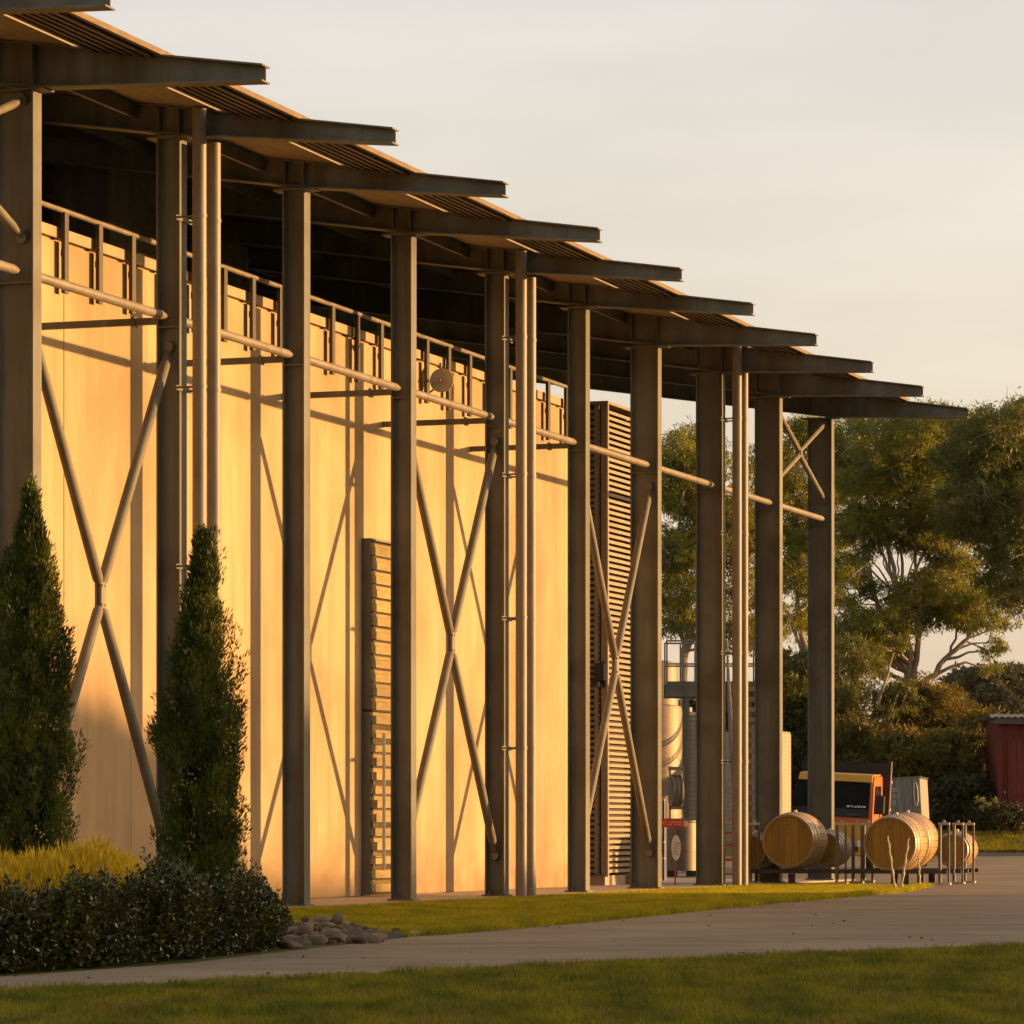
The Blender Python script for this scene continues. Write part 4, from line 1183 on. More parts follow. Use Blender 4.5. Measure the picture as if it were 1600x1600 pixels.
# ------------------------------------------------------------------ cypresses
def cypress(u_c, v_top, Y, prof, seed, label, lean=0.0):
    """prof: list of (v, half width px)"""
    rng = np.random.default_rng(seed)
    x0 = pxX(u_c, Y)
    ztp = px(0, v_top, Y).z
    t = empty('cypress_tree', (x0, Y, 0))
    tag(t, label, 'tree', 'cypress trees before the wall')
    s = F / Y
    zs_ = np.array([px(0, v, Y).z for v, w in prof][::-1]); ws_ = np.array([w / s for v, w in prof][::-1])
    MB().path([(0, 0, -0.1), (0.02, 0, ztp * 0.5), (lean, 0, ztp * 0.96)], [0.09, 0.06, 0.01], 8).build('trunk', M['bark_dark'], t)
    allv = []
    NS = 1900
    def rad(z, a):
        r = np.interp(z, zs_, ws_)
        m = 1 + 0.12 * np.sin(3 * a + z * 2.3 + seed) + 0.10 * np.sin(5 * a - z * 5.1 + 1.3) + 0.09 * np.sin(z * 9 + 2 * a)
        return np.maximum(r * m - 0.05, 0.008)
    NC = 190
    zc_ = rng.uniform(0, 1, NC) ** 0.8 * (ztp - 0.22) + 0.02
    ac_ = rng.uniform(0, 2 * math.pi, NC); bulge = rng.uniform(0.62, 1.12, NC)
    ci = rng.integers(0, NC, NS)
    z = np.clip(zc_[ci] + rng.normal(size=NS) * 0.13, 0.02, ztp - 0.2)
    rloc = np.maximum(rad(z, ac_[ci]), 0.02)
    ang = ac_[ci] + rng.normal(size=NS) * np.minimum(0.10 / rloc, 1.2)
    r = rad(z, ang) * bulge[ci] * rng.uniform(0.6, 1.0, NS) ** 0.5
    r = r * (0.22 + 0.78 * np.clip((ztp - z) / 0.85, 0, 1))
    cx = np.cos(ang) * r + lean * z / ztp; cy = np.sin(ang) * r
    # a loose spire at the top
    ntip = 40
    z[:ntip] = ztp - 0.10 - 0.55 * rng.uniform(0, 1, ntip) ** 1.3
    for q in range(ntip):
        rr0 = max(0.004, (ztp - 0.08 - z[q]) * 0.09)
        cx[q] = lean + rng.normal() * rr0 + (0.09 if (seed == 8 and q % 3 == 0) else 0.0); cy[q] = rng.normal() * rr0
    base = np.stack([cx, cy, z], 1)
    outd = np.stack([np.cos(ang), np.sin(ang), np.zeros(NS)], 1)
    for k in range(NS):
        n = 46
        L = rng.uniform(0.14, 0.27) * (0.55 + 0.45 * min(1.0, (ztp - z[k]) / 0.9))
        tf = min(1.0, (ztp - z[k]) / 1.2)
        ax_ = np.array([outd[k, 0] * 0.36 * tf, outd[k, 1] * 0.36 * tf, 1.0]) + rng.normal(size=3) * 0.12
        ax_ /= np.linalg.norm(ax_)
        tt = rng.uniform(0, 1, n)
        rr = 0.045 * np.sin(np.clip(tt, 0.05, 1) * math.pi) ** 0.6 + 0.006
        off = rng.normal(size=(n, 3)); off -= (off @ ax_)[:, None] * ax_; off = unit(off) * (rr * rng.uniform(0.3, 1, n))[:, None]
        p = base[k] + ax_ * (tt * L)[:, None] + off
        d = unit(ax_ + off / 0.05 * 0.55 + rng.normal(size=(n, 3)) * 0.15)
        allv.append(leaf_quads(p, d, rng.uniform(0.028, 0.062, n), rng.uniform(0.007, 0.013, n), rng))
    me = np_mesh('crown', np.concatenate(allv), 4, M['cypress'])
    link_mesh('crown', me, t)
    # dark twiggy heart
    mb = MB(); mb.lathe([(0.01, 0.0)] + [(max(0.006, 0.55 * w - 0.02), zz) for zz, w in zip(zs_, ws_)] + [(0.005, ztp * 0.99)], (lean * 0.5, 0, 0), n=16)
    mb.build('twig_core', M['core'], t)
    # little pale cones
    nc = 260
    zc = rng.uniform(0.2, 0.8, nc) * ztp; cl = rng.integers(0, 26, nc)
    za = rng.uniform(0.18, 0.72, 26) * ztp; aa = rng.uniform(math.pi, 2 * math.pi, 26)
    zc = za[cl] + rng.normal(size=nc) * 0.07; ac = aa[cl] + rng.normal(size=nc) * 0.14
    rc = rad(zc, ac) * 1.02
    ps = np.stack([np.cos(ac) * rc, np.sin(ac) * rc, zc], 1)
    tri = []
    oc = np.array([[1, 0, 0], [-1, 0, 0], [0, 1, 0], [0, -1, 0], [0, 0, 1], [0, 0, -1]]) * 0.013
    for p in ps:
        for f in ((0, 2, 4), (2, 1, 4), (1, 3, 4), (3, 0, 4), (2, 0, 5), (1, 2, 5), (3, 1, 5), (0, 3, 5)):
            for i in f: tri.append(p + oc[i])
    o = link_mesh('seed_cones', np_mesh('seed_cones', np.array(tri), 3, M['cone']), t); o['kind'] = 'stuff'
    return t
cypress(48, 755, 31.2, [(755, 3), (800, 14), (860, 30), (930, 42), (1000, 50), (1080, 58), (1150, 66), (1230, 76), (1300, 66), (1400, 62), (1490, 50)], 3,
        'tall cypress at the left edge in front of the first column')
cypress(316, 828, 33.0, [(828, 4), (860, 16), (910, 23), (970, 34), (1030, 46), (1100, 60), (1150, 68), (1230, 63), (1300, 67), (1380, 68), (1470, 58)], 8,
        'shorter cypress with a split tip standing between the shrub and the second column')

# ------------------------------------------------------------------ glossy shrub along the road
rng = np.random.default_rng(5)
hu = np.array([-60, 0, 100, 200, 300, 365, 410, 430]); hv_b = np.array([1529, 1524, 1518, 1510, 1501, 1493, 1488, 1486])
ht = np.array([0.44, 0.45, 0.50, 0.57, 0.53, 0.40, 0.24, 0.08])
hd = np.array([2.2, 2.2, 2.2, 2.4, 2.6, 2.4, 1.4, 0.3])
def hedge_pt(s, phi, rmul):
    """s in px u along the front edge, phi 0 (front foot) .. pi (rear foot)"""
    v = np.interp(s, hu, hv_b); Y = CAMZ * F / (v - HOR)
    h = np.interp(s, hu, ht); d = np.interp(s, hu, hd) / 2
    Xf = (s - 800) / F * Y
    c = np.cos(phi); sn = np.sin(phi)
    sq = 0.62
    yy = -np.sign(c) * np.abs(c) ** sq; zz = np.abs(sn) ** sq
    lump = 1 + 0.13 * np.sin(s * 0.045 + phi * 3) + 0.11 * np.sin(s * 0.11 - phi * 5) + 0.07 * np.sin(s * 0.31 + phi * 2)
    return np.stack([Xf + (yy + 1) * d * rmul * 0.12, Y + 0.08 + (yy * rmul * lump + 1) * d, h * zz * rmul * lump], 1)
shb = empty('glossy_shrub', (pxX(200, 28.2), 28.2, 0))
tag(shb, 'low dark glossy-leaved shrub along the road edge in front of the cypresses', 'shrub')
n = 46000
ss = rng.uniform(-60, 428, n); ph = rng.uniform(0.0, 2.2, n)
P = hedge_pt(ss, ph, rng.uniform(0.80, 1.06, n))
P[:, 2] += 0.02
dirs = unit(rng.normal(size=(n, 3)) * 0.75 + np.stack([np.zeros(n), -np.cos(ph) * 0.8, np.sin(ph) * 0.6 + 0.25], 1))
o_ = np.array(shb.location)
lq = leaf_quads(P - o_, dirs, rng.uniform(0.028, 0.058, n), rng.uniform(0.014, 0.028, n), rng)
link_mesh('foliage', np_mesh('foliage', lq, 4, M['shrub']), shb)
# sprigs standing above
sp = []
for k in range(340):
    s = rng.uniform(-50, 424); phi = rng.uniform(0.5, 1.7)
    p0 = hedge_pt(np.array([s]), np.array([phi]), np.array([0.98]))[0]
    d0 = unit(np.array([[rng.normal() * 0.35, -0.3 + rng.normal() * 0.3, 1.0]]))[0]; L = rng.uniform(0.06, 0.28)
    m = 22
    tt = rng.uniform(0, 1, m)
    pp = p0 + d0 * (tt * L)[:, None]
    sp.append(leaf_quads(pp - o_, unit(rng.normal(size=(m, 3)) + d0 * 0.7), rng.uniform(0.03, 0.05, m), rng.uniform(0.014, 0.022, m), rng))
link_mesh('sprigs', np_mesh('sprigs', np.concatenate(sp), 4, M['shrub']), shb)
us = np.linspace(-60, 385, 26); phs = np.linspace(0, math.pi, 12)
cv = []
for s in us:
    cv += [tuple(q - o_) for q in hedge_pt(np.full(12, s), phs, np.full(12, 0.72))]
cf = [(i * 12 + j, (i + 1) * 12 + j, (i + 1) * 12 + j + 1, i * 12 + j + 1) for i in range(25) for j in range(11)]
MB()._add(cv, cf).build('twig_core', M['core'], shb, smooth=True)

# golden grassy bush behind the shrub
gb = empty('golden_bush', (pxX(90, 30.2), 30.2, 0))
tag(gb, 'bright golden grassy bush between the dark shrub and the left cypress', 'bush')
n = 30000
ctr = [(-60, 0.80, 0.55), (0, 0.80, 0.5), (60, 0.82, 0.5), (110, 0.86, 0.5), (150, 0.90, 0.45), (185, 0.80, 0.4), (215, 0.66, 0.3)]
which = rng.integers(0, len(ctr), n)
cu = np.array([c[0] for c in ctr])[which]; ch = np.array([c[1] for c in ctr])[which]; crd = np.array([c[2] for c in ctr])[which]
a = rng.uniform(0, 2 * math.pi, n); q = np.sqrt(rng.uniform(0, 1, n))
Yg_ = 30.3
bx = (cu - 800) / F * Yg_ + np.cos(a) * q * crd * 0.75; by = Yg_ + np.sin(a) * q * 0.8
bz = ch * np.sqrt(np.maximum(0.05, 1 - (q * 0.9) ** 2)) - rng.uniform(0.02, 0.25, n)
P = np.stack([bx, by, bz], 1)
dirs = unit(np.stack([np.cos(a) * q * 0.8 + rng.normal(size=n) * 0.3, np.sin(a) * q * 0.6 - 0.2 + rng.normal(size=n) * 0.3, np.full(n, 0.9)], 1))
link_mesh('foliage', np_mesh('foliage', leaf_quads(P - np.array(gb.location), dirs, rng.uniform(0.05, 0.15, n), rng.uniform(0.006, 0.012, n), rng), 4, M['golden']), gb)
mb = MB()
for (u, h, r_) in ctr: mb.lathe([(r_ * 1.0, 0), (r_ * 0.95, h * 0.45), (r_ * 0.6, h * 0.72), (0.01, h * 0.8)], (pxX(u, Yg_) - gb.location.x, 0.1, 0), n=14)
mb.build('twig_core', M['bark_dark'], gb)

# ------------------------------------------------------------------ grass
def inside(poly, X, Y):
    c = np.zeros(len(X), bool); j = len(poly) - 1
    for i in range(len(poly)):
        xi, yi = poly[i]; xj, yj = poly[j]
        m = ((yi > Y) != (yj > Y)) & (X < (xj - xi) * (Y - yi) / (yj - yi + 1e-12) + xi)
        c ^= m; j = i
    return c
def blades(name, label, X, Y, h, w, mat, rng, z0=0.0):
    n = len(X)
    a = rng.uniform(0, 2 * math.pi, n)
    lean = rng.normal(size=(n, 2)) * 0.55
    base = np.stack([X, Y, np.full(n, 0.0) + z0], 1)
    v = np.empty((n, 3, 3))
    sd = np.stack([np.cos(a), np.sin(a), np.zeros(n)], 1) * (w / 2)[:, None]
    v[:, 0] = base - sd; v[:, 1] = base + sd
    v[:, 2] = base + np.stack([lean[:, 0] * h, lean[:, 1] * h, h], 1)
    o = link_mesh(name, np_mesh(name, v.reshape(-1, 3), 3, mat))
    tag(o, label, 'grass', kind='stuff')
    return o
near_poly = [(p.x, p.y - 0.02) for p in near]
def near_Y(X):
    return np.interp(X, [p[0] for p in near_poly], [p[1] for p in near_poly])
n = 520000
Yg2 = 18.3 + rng.uniform(0, 1, n) ** 1.25 * 20
Xg = rng.uniform(-1, 1, n) * (Yg2 * 0.1333 + 0.6)
m = Yg2 < near_Y(Xg) + rng.normal(size=n) * 0.16 + 0.10 * np.sin(Xg * 9) + 0.08 * np.sin(Xg * 23 + 1)
Xg, Yg2 = Xg[m], Yg2[m]
pat = np.sin(Xg * 2.1 + Yg2 * 0.7) + np.sin(Xg * 0.9 - Yg2 * 1.9 + 1) + np.sin(Yg2 * 3.1 + Xg)
hh = rng.uniform(0.018, 0.045, len(Xg)) * (1 + 0.22 * pat / 2)
blades('grass', 'mown foreground lawn along the bottom of the picture', Xg, Yg2, hh, rng.uniform(0.004, 0.009, len(Xg)), M['grass'], rng)

# lawn strip between road and apron
ed = [(p.x, p.y + 0.03) for p in far]
ap = [bw(0.17, t) for t in (31.0, 26, 20, 14, 8.0)]
strip_poly = [(g(446, 1420).x, g(446, 1420).y), (g(446, 1447).x, g(446, 1447).y), (g(560, 1452).x, g(560, 1452).y)] + ed[4:] + [(TIP.x - 1.3, 69.0)] + [(p.x, p.y) for p in ap]
n = 900000
Yl = rng.uniform(26, 70.5, n); Xl = rng.uniform(-7, 8, n)
m = inside(strip_poly, Xl, Yl)
Xl, Yl = Xl[m], Yl[m]
m = np.abs(Xl / Yl) < 0.14
Xl, Yl = Xl[m][:230000], Yl[m][:230000]
blades('grass', 'green lawn strip between the curving road and the building', Xl, Yl, rng.uniform(0.025, 0.06, len(Xl)), rng.uniform(0.008, 0.016, len(Xl)), M['lawn2'], rng)
# turf edge along the road, a slightly raised rough lip
n = 26000
sidx = rng.uniform(4.2, len(far) - 1.01, n); i0 = sidx.astype(int); fr = sidx - i0
fx = np.array([p.x for p in far]); fy = np.array([p.y for p in far])
ex = fx[i0] + (fx[i0 + 1] - fx[i0]) * fr + rng.normal(size=n) * 0.05; ey = fy[i0] + (fy[i0 + 1] - fy[i0]) * fr + np.abs(rng.normal(size=n)) * 0.22 + 0.02
blades('grass', 'rough longer turf lip along the far edge of the road', ex, ey, rng.uniform(0.04, 0.10, n), rng.uniform(0.008, 0.016, n), M['lawn2'], rng)
# bank grass at the far right
n = 60000
Yb_ = rng.uniform(98.5, 112, n); Xb_ = rng.uniform(10.5, 17, n)
zb_ = np.array([zg(y) for y in Yb_])
blades('grass', 'sloping grass bank in front of the red shed', Xb_, Yb_, rng.uniform(0.05, 0.13, n), rng.uniform(0.02, 0.035, n), M['grass'], rng, zb_)

# fallen leaves and grit scattered on the road
n = 70
tt = rng.uniform(0.5, len(near) - 3.2, n); i0 = tt.astype(int); fr = (tt - i0)
nx_ = np.array([p.x for p in near]); ny_ = np.array([p.y for p in near])
bx0 = nx_[i0] + (nx_[i0 + 1] - nx_[i0]) * fr; by0 = ny_[i0] + (ny_[i0 + 1] - ny_[i0]) * fr
by1 = np.interp(bx0, fx, fy)
q = np.where(rng.uniform(0, 1, n) < 0.5, rng.uniform(0, 0.12, n), rng.uniform(0, 1, n))
q = np.where(rng.uniform(0, 1, n) < 0.4, 1 - q, q)
P = np.stack([bx0, by0 + (by1 - by0) * q, np.full(n, 0.012)], 1)
o = link_mesh('fallen_leaves', np_mesh('fallen_leaves', leaf_quads(P, unit(rng.normal(size=(n, 3)) * np.array([1, 1, 0.25])), rng.uniform(0.02, 0.06, n), rng.uniform(0.010, 0.025, n), rng), 4, M['bark_dark']))
tag(o, 'scattered dead leaves and bark litter on the road', 'leaves', kind='stuff')
# coarse tufts and weeds in the foreground lawn
n = 1500
Yt_ = rng.uniform(18.5, 33, n); Xt_ = rng.uniform(-1, 1, n) * Yt_ * 0.14
m = Yt_ < near_Y(Xt_) - 0.05
Xt_, Yt_ = Xt_[m], Yt_[m]
Xt2 = np.repeat(Xt_, 26) + rng.normal(size=len(Xt_) * 26) * 0.035; Yt2 = np.repeat(Yt_, 26) + rng.normal(size=len(Xt_) * 26) * 0.035
blades('grass', 'coarse tufts of longer grass scattered over the foreground lawn', Xt2, Yt2, rng.uniform(0.035, 0.085, len(Xt2)), rng.uniform(0.005, 0.011, len(Xt2)), M['grass'], rng)

# pale edging stone at the end of the pile
es = MB(); p0 = g(640, 1463); p1 = g(705, 1459.5)
es.prism([(p0.x, p0.y, 0.0), (p1.x, p1.y, 0.0), (p1.x, p1.y, 0.035), (p0.x, p0.y, 0.045)], (0.0, 0.22, 0.0))
o = es.build('kerb_strip', M['slab'], bevel=0.01); tag(o, 'short pale concrete kerb strip beside the lone round stone', 'kerb')

# ------------------------------------------------------------------ trees
def gum(name, label, Y, stems, regions, seed, lmat, bark, group, base_uv=None, leaf=(0.10, 0.20), lw=(0.024, 0.042), dens=1.45, dyw=2.6, cat='tree', droop=0.6):
    rng = np.random.default_rng(seed)
    z0 = zg(Y)
    bu = base_uv if base_uv is not None else stems[0][0][0][0]
    org = Vector((pxX(bu, Y), Y, z0))
    t = empty(name, org)
    tag(t, label, cat, group)
    mb = MB()
    samples = []
    for pts, r0, r1 in stems:
        ps = []
        for q in pts:
            p = px(q[0], q[1], Y) - org
            p.y += q[2] if len(q) > 2 else 0.0
            ps.append(p)
        # subdivide with wobble
        fine = []
        for a, b in zip(ps[:-1], ps[1:]):
            for k in range(4):
                s = k / 4
                fine.append(a.lerp(b, s) + (Vector(rng.normal(size=3)) * 0.05 * (b - a).length * 0.5 if k else Vector()))
        fine.append(ps[-1])
        m_ = len(fine)
        rad = [(r0 + (r1 - r0) * (k / (m_ - 1))) * 0.52 for k in range(m_)]
        mb.path(fine, rad, 8)
        for k in range(1, m_): samples.append((fine[k], rad[k]))
    trunk = mb
    sp = np.array([tuple(s[0]) for s in samples])
    allv = []
    for (u0, u1, v0, v1, nc, rc) in regions:
        for k in range(nc):
            an = rng.uniform(0, 2 * math.pi); q = math.sqrt(rng.uniform(0, 1))
            u = (u0 + u1) / 2 + math.cos(an) * q * (u1 - u0) / 2; v = (v0 + v1) / 2 + math.sin(an) * q * (v1 - v0) / 2
            c = px(u, v, Y) - org
            c.y += rng.uniform(-dyw, dyw) * math.sqrt(max(0.1, 1 - q * q))
            r = rc * rng.uniform(0.65, 1.25)
            cc = np.array(c)
            # branch from the nearest lower stem point
            dd = np.linalg.norm(sp - cc, axis=1) + np.maximum(0, sp[:, 2] - cc[2] + 0.3) * 2.0
            i = int(np.argmin(dd)); s0 = Vector(sp[i]); rr = samples[i][1]
            mid = s0.lerp(c, 0.5) + Vector(rng.normal(size=3)) * 0.12 * (c - s0).length + Vector((0, 0, 0.08 * (c - s0).length))
            r_s = min(rr * 0.7, 0.05 + 0.012 * (c - s0).length)
            trunk.path([s0, s0.lerp(mid, 0.5) + Vector(rng.normal(size=3)) * 0.04, mid, mid.lerp(c, 0.5), c], [r_s, r_s * 0.8, r_s * 0.6, r_s * 0.4, 0.012], 5, cap=False)
            for w_ in range(5):
                e_ = c + Vector(unit(rng.normal(size=(1, 3)))[0]) * r * 0.9
                trunk.path([mid.lerp(c, rng.uniform(0.4, 1)), c.lerp(e_, 0.6) + Vector(rng.normal(size=3)) * 0.05, e_], [0.018, 0.011, 0.005], 4, cap=False)
            # leaves in small tufts inside the clump
            nt = int(9 * dens * (r / 0.7) ** 1.6) + 3
            tc = unit(rng.normal(size=(nt, 3))) * (rng.uniform(0.25, 1, nt) ** 0.5)[:, None] * np.array([r, r, r * 0.62])
            per = 46
            tcen = np.repeat(tc, per, axis=0)
            n = len(tcen)
            P = cc + tcen + rng.normal(size=(n, 3)) * np.array([0.105, 0.105, 0.075]) * (r / 0.7) ** 0.5
            d = unit(rng.normal(size=(n, 3)) * 0.8 + unit(tcen + 1e-6) * 0.35 + np.array([0, 0, -droop]))
            allv.append(leaf_quads(P, d, rng.uniform(leaf[0], leaf[1], n), rng.uniform(lw[0], lw[1], n), rng))
    trunk.build('trunk', bark, t, smooth=True)
    link_mesh('crown', np_mesh('crown', np.concatenate(allv), 4, lmat), t)
    return t

GT = 'gum trees behind the yard'
# main many-stemmed gum
gum('gum_tree', 'big many-stemmed gum tree with fanning pale branches right of the last column', 120,
    [([(1425, 1330), (1424, 1190), (1421, 1080), (1422, 1020), (1405, 940), (1392, 870), (1375, 800)], 0.42, 0.06),
     ([(1421, 1080), (1432, 1030), (1438, 950), (1430, 880), (1420, 790)], 0.24, 0.05),
     ([(1422, 1040), (1395, 1000), (1370, 940), (1350, 870), (1335, 800)], 0.2, 0.04),
     ([(1405, 940), (1410, 880), (1400, 820), (1395, 760)], 0.12, 0.03),
     ([(1392, 900), (1372, 850), (1362, 790)], 0.09, 0.03), ([(1400, 930), (1350, 880), (1322, 830)], 0.08, 0.02), ([(1398, 925), (1365, 880), (1345, 835)], 0.07, 0.02), ([(1402, 925), (1380, 880), (1376, 830)], 0.07, 0.02),
     ([(1404, 930), (1402, 880), (1408, 830)], 0.07, 0.02), ([(1408, 940), (1422, 890), (1436, 840)], 0.08, 0.02), ([(1412, 945), (1436, 900), (1462, 850)], 0.07, 0.02),
     ([(1392, 900), (1385, 840), (1388, 780)], 0.09, 0.03),
     ([(1430, 900), (1446, 850), (1450, 790)], 0.09, 0.03),
     ([(1424, 1085), (1450, 1060), (1485, 1022), (1512, 998), (1530, 955), (1552, 905)], 0.22, 0.05),
     ([(1485, 1022), (1500, 975), (1510, 930)], 0.09, 0.03),
     ([(1512, 998), (1545, 985), (1572, 965)], 0.06, 0.02)],
    [(1300, 1490, 645, 760, 52, 0.8), (1305, 1505, 720, 845, 50, 0.75), (1420, 1520, 640, 740, 16, 0.75), (1305, 1350, 780, 880, 9, 0.6),
     (1385, 1500, 912, 970, 20, 0.7), (1305, 1420, 950, 1030, 22, 0.7), (1440, 1490, 860, 920, 6, 0.55), (1300, 1365, 850, 960, 12, 0.5), (1440, 1520, 760, 880, 16, 0.7), (1300, 1380, 1000, 1060, 10, 0.55),
     (1455, 1560, 870, 945, 20, 0.6), (1490, 1585, 930, 1000, 16, 0.5), (1540, 1570, 1000, 1050, 4, 0.35)], 11, M['euc'], M['bark'], GT, dyw=3.2)
# darker gum at the right edge
gum('gum_tree', 'dark dense gum tree cut off by the right edge of the photo', 108,
    [([(1650, 1330), (1645, 1150), (1630, 1000), (1610, 880), (1590, 760)], 0.4, 0.08), ([(1630, 1000), (1590, 920), (1560, 860)], 0.18, 0.05), ([(1610, 880), (1650, 760), (1660, 690)], 0.15, 0.04)],
    [(1500, 1640, 625, 760, 42, 0.8), (1530, 1680, 720, 900, 46, 0.85), (1480, 1560, 700, 850, 18, 0.7), (1560, 1680, 860, 960, 18, 0.7)], 12, M['euc2'], M['bark'], GT, dyw=2.6)
# gum behind, seen between the last columns
gum('gum_tree', 'slender gum tree seen through the gap between the last two columns', 128,
    [([(1270, 1330), (1262, 1150), (1262, 1040), (1245, 960), (1235, 850), (1245, 740)], 0.3, 0.05), ([(1262, 1040), (1240, 985), (1215, 950)], 0.16, 0.04), ([(1262, 1060), (1290, 980), (1310, 880)], 0.18, 0.05)],
    [(1190, 1320, 665, 800, 34, 0.75), (1195, 1300, 790, 900, 24, 0.7), (1200, 1300, 890, 985, 18, 0.65), (1270, 1340, 760, 900, 14, 0.65)], 13, M['euc'], M['bark'], GT, dyw=2.6)
gum('gum_tree', 'gum tree with golden top seen above the walkway between two columns', 115,
    [([(1068, 1330), (1066, 1150), (1070, 1040), (1078, 960), (1062, 860), (1055, 760)], 0.3, 0.05), ([(1070, 1040), (1088, 960), (1100, 880)], 0.15, 0.04), ([(1070, 1010), (1045, 930), (1038, 850)], 0.14, 0.04)],
    [(1020, 1120, 680, 800, 34, 0.7), (1015, 1130, 790, 900, 30, 0.65), (1020, 1120, 890, 985, 20, 0.6), (1120, 1200, 720, 900, 26, 0.7), (1130, 1200, 890, 1010, 14, 0.6)], 14, M['euc'], M['bark'], GT, dyw=2.2)
# pale crooked stems of a smaller gum below
gum('gum_tree', 'small gum with crooked pale bare stems under the big gum', 114,
    [([(1345, 1330), (1345, 1190), (1338, 1130), (1325, 1080), (1310, 1050)], 0.16, 0.04), ([(1345, 1190), (1362, 1120), (1385, 1060), (1396, 1020)], 0.14, 0.05),
     ([(1340, 1140), (1355, 1090), (1360, 1050)], 0.07, 0.03), ([(1345, 1200), (1385, 1130), (1400, 1090)], 0.08, 0.03), ([(1332, 1150), (1336, 1100), (1345, 1060)], 0.06, 0.02)],
    [(1300, 1360, 1000, 1060, 10, 0.55), (1370, 1420, 1060, 1110, 8, 0.5), (1300, 1345, 1080, 1150, 7, 0.5)], 15, M['euc2'], M['bark'], GT, dyw=1.5)
gum('golden_bush', 'golden sunlit bushy tree left of the red shed under the big gum', 116,
    [([(1470, 1330), (1468, 1200), (1455, 1130), (1445, 1090)], 0.16, 0.04), ([(1468, 1200), (1485, 1140), (1495, 1100)], 0.12, 0.03)],
    [(1395, 1500, 1070, 1150, 34, 0.65), (1410, 1530, 1100, 1200, 34, 0.65)], 16, M['bush'], M['bark_dark'], 'bushes behind the truck', dyw=2.0, cat='bush', droop=0.2)

BU = 'bushes behind the truck'
bushes = [(1190, 1330, 1040, 1180, 118, 'bush_mid', 'dark green bush between the last two columns above the truck'),
          (1300, 1395, 1130, 1260, 112, 'bush', 'brown-green bush right behind the orange cab'),
          (1370, 1460, 1150, 1280, 110, 'bush', 'speckled golden-brown bush behind the grey trailer'),
          (1440, 1540, 1160, 1270, 109, 'bush', 'reddish-gold bush between the trailer and the shed'),
          (1440, 1565, 1225, 1300, 107.5, 'bushdark', 'dark low bush in deep shade left of the shed'),
          (1490, 1570, 1120, 1230, 113, 'bush', 'loose golden bush right beside the shed wall'),
          (1020, 1200, 1090, 1290, 122, 'bushdark', 'dark bush filling the gap behind the tanks'),
          (1210, 1330, 1150, 1290, 116, 'bushdark', 'dark bush behind the truck box')]
for k, (u0, u1, v0, v1, Y, mt, lb) in enumerate(bushes):
    mt = {'bush_mid': 'euc2'}.get(mt, mt)
    um = (u0 + u1) / 2
    vb_ = HOR + (CAMZ - zg(Y)) * F / Y
    gum('bush', lb, Y, [([(um, vb_ + 5), (um + 6, (v0 + 2 * v1) / 3), (um - 8, (v0 + v1) / 2)], 0.10, 0.03), ([(um, vb_ + 5), (um - 25, (v0 + v1) / 2)], 0.07, 0.02), ([(um, vb_ + 5), (um + 25, (v0 + v1) / 2)], 0.07, 0.02)],
        [(u0, u1, v0, v1, int((u1 - u0) * (v1 - v0) / 190), 0.62), (u0 + 4, u1 - 4, (v0 + v1) / 2, min(v1 + 30, vb_), int((u1 - u0) / 5), 0.6)], 40 + k, M[mt], M['bark_dark'], BU, dyw=1.6, cat='bush',
        leaf=(0.10, 0.2), lw=(0.04, 0.07), droop=0.1, dens=0.9)
# flowering plants at the shed foot
gum('flowering_plant', 'leafy plant with yellow-green flower heads at the foot of the shed', 104.5,
    [([(1546, 1318), (1545, 1275), (1540, 1255)], 0.02, 0.01), ([(1546, 1318), (1556, 1270), (1560, 1255)], 0.02, 0.01), ([(1540, 1318), (1532, 1270), (1530, 1256)], 0.02, 0.01)],
    [(1524, 1600, 1262, 1300, 26, 0.26)], 71, M['bushdark'], M['bark_dark'], None, dyw=0.4, cat='plant', leaf=(0.08, 0.16), lw=(0.03, 0.05), droop=-0.2)
fp = [o for o in col.objects if o.name.startswith('flowering_plant')][0]
rng = np.random.default_rng(77)
for (u, v) in ((1527, 1251), (1536, 1250), (1545, 1257), (1556, 1251), (1559, 1262), (1534, 1263), (1568, 1270), (1578, 1272), (1572, 1283)):
    c = np.array(px(u, v, 104.2) - fp.location); n = 40
    P = c + rng.normal(size=(n, 3)) * 0.035
    link_mesh('flower_head', np_mesh('flower_head', leaf_quads(P, unit(rng.normal(size=(n, 3)) + np.array([0, 0, 0.6])), 0.07, 0.035, rng), 4, M['flower']), fp)

# distant macrocarpas
for k, (u0, u1, v0, v1, Y, lb) in enumerate(((1500, 1600, 1058, 1130, 260, 'flat-topped dark pine on the skyline above the red shed'),
                                     (1575, 1660, 1066, 1150, 300, 'hazy distant pine at the far right skyline'),
                                     (1215, 1300, 1045, 1140, 250, 'distant rounded tree seen between the last two columns'),
                                     (1380, 1500, 1085, 1170, 310, 'hazy distant tree low behind the big gum'),
                                     (1020, 1150, 1110, 1200, 330, 'hazy distant tree low behind the tanks'))):
    um = (u0 + u1) / 2
    vb_ = HOR + (CAMZ - zg(Y)) * F / Y
    gum('distant_tree', lb, Y, [([(um, vb_), (um, v1), (um, (v0 + v1) / 2)], 0.5, 0.1)],
        [(u0, u1, v0, v1, 40, 1.7), (u0 + 5, u1 - 5, v1 - 20, vb_, 30, 1.7)], 90 + k, M['far'], M['bark_dark'], 'distant trees on the skyline', dyw=5, leaf=(0.3, 0.6), lw=(0.12, 0.22), droop=0.0, dens=0.6)
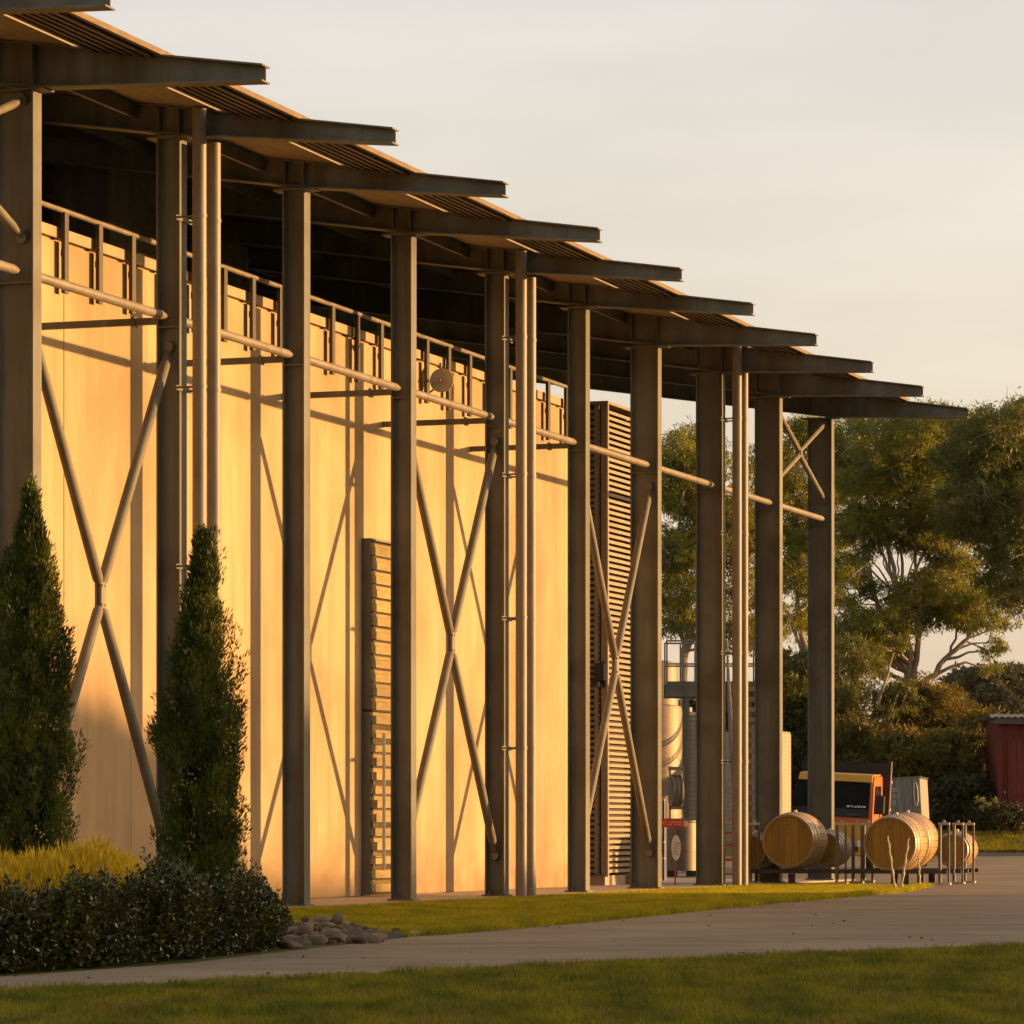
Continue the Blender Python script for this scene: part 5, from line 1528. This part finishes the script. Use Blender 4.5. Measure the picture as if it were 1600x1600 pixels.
# far wooded rise closing the horizon
n = 22000
Xw = rng.uniform(-260, 320, n); Yw = rng.uniform(420, 520, n)
zt = 8 + 4 * np.sin(Xw * 0.03) + 3 * np.sin(Xw * 0.11 + 1) + 2 * np.sin(Xw * 0.37)
P = np.stack([Xw, Yw, rng.uniform(0, 1, n) ** 0.7 * zt + 2], 1)
o = link_mesh('far_woodland', np_mesh('far_woodland', leaf_quads(P, unit(rng.normal(size=(n, 3))), rng.uniform(1.6, 3, n), rng.uniform(1.2, 2.2, n), rng), 4, M['far']))
tag(o, 'far-off woodland along the horizon', 'woodland', kind='stuff')

# ------------------------------------------------------------------ shelter hedge outside the right edge, whose shade lies on road and lawn
rng = np.random.default_rng(31)
hx = 28.0
hy = np.array([2, 20, 30, 40, 45, 50, 54, 56, 58.5, 62.0, 63.2])
hz = np.array([5.4, 5.4, 5.3, 5.3, 5.5, 5.7, 5.4, 4.5, 2.75, 2.6, 2.3])
shd = empty('shelter_hedge', (hx, 32, 0))
tag(shd, 'tall clipped shelter hedge outside the right edge, shading road and lawn', 'hedge')
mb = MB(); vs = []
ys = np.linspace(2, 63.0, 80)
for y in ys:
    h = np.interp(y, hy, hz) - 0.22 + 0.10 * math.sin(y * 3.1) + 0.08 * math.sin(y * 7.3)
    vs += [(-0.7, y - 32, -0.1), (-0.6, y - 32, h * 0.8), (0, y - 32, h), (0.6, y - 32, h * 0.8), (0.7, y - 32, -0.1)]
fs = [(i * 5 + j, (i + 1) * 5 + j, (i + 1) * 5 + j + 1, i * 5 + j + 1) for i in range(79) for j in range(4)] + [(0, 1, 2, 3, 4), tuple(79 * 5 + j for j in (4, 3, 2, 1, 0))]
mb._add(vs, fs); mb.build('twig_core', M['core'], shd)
n = 30000
y = rng.uniform(2, 63.2, n); h = np.interp(y, hy, hz)
zz = h * rng.uniform(0.0, 1.0, n) ** 0.5 + rng.normal(size=n) * 0.12
xx = rng.choice([-1, 1], n) * (0.78 - 0.7 * np.clip(zz / h - 0.75, 0, 0.25) / 0.25 * rng.uniform(0, 1, n))
P = np.stack([xx, y - 32, np.maximum(zz, 0.02)], 1)
link_mesh('foliage', np_mesh('foliage', leaf_quads(P, unit(rng.normal(size=(n, 3))), rng.uniform(0.12, 0.25, n), rng.uniform(0.07, 0.14, n), rng), 4, M['bushdark']), shd)

# ------------------------------------------------------------------ evening haze
hm = bpy.data.materials.new('evening_haze')
hm.use_nodes = True
hm.node_tree.nodes.clear()
ho = hm.node_tree.nodes.new('ShaderNodeOutputMaterial')
hv = hm.node_tree.nodes.new('ShaderNodeVolumePrincipled')
hv.inputs['Color'].default_value = (0.95, 0.88, 0.76, 1)
hv.inputs['Density'].default_value = 0.00004
hv.inputs['Anisotropy'].default_value = 0.25
hm.node_tree.links.new(hv.outputs[0], ho.inputs['Volume'])
o = MB().box(-940, 940, -60, 2640, -1.2, 24).build('haze', hm)
tag(o, 'thin warm evening haze over the yard and far trees', 'haze', kind='stuff')
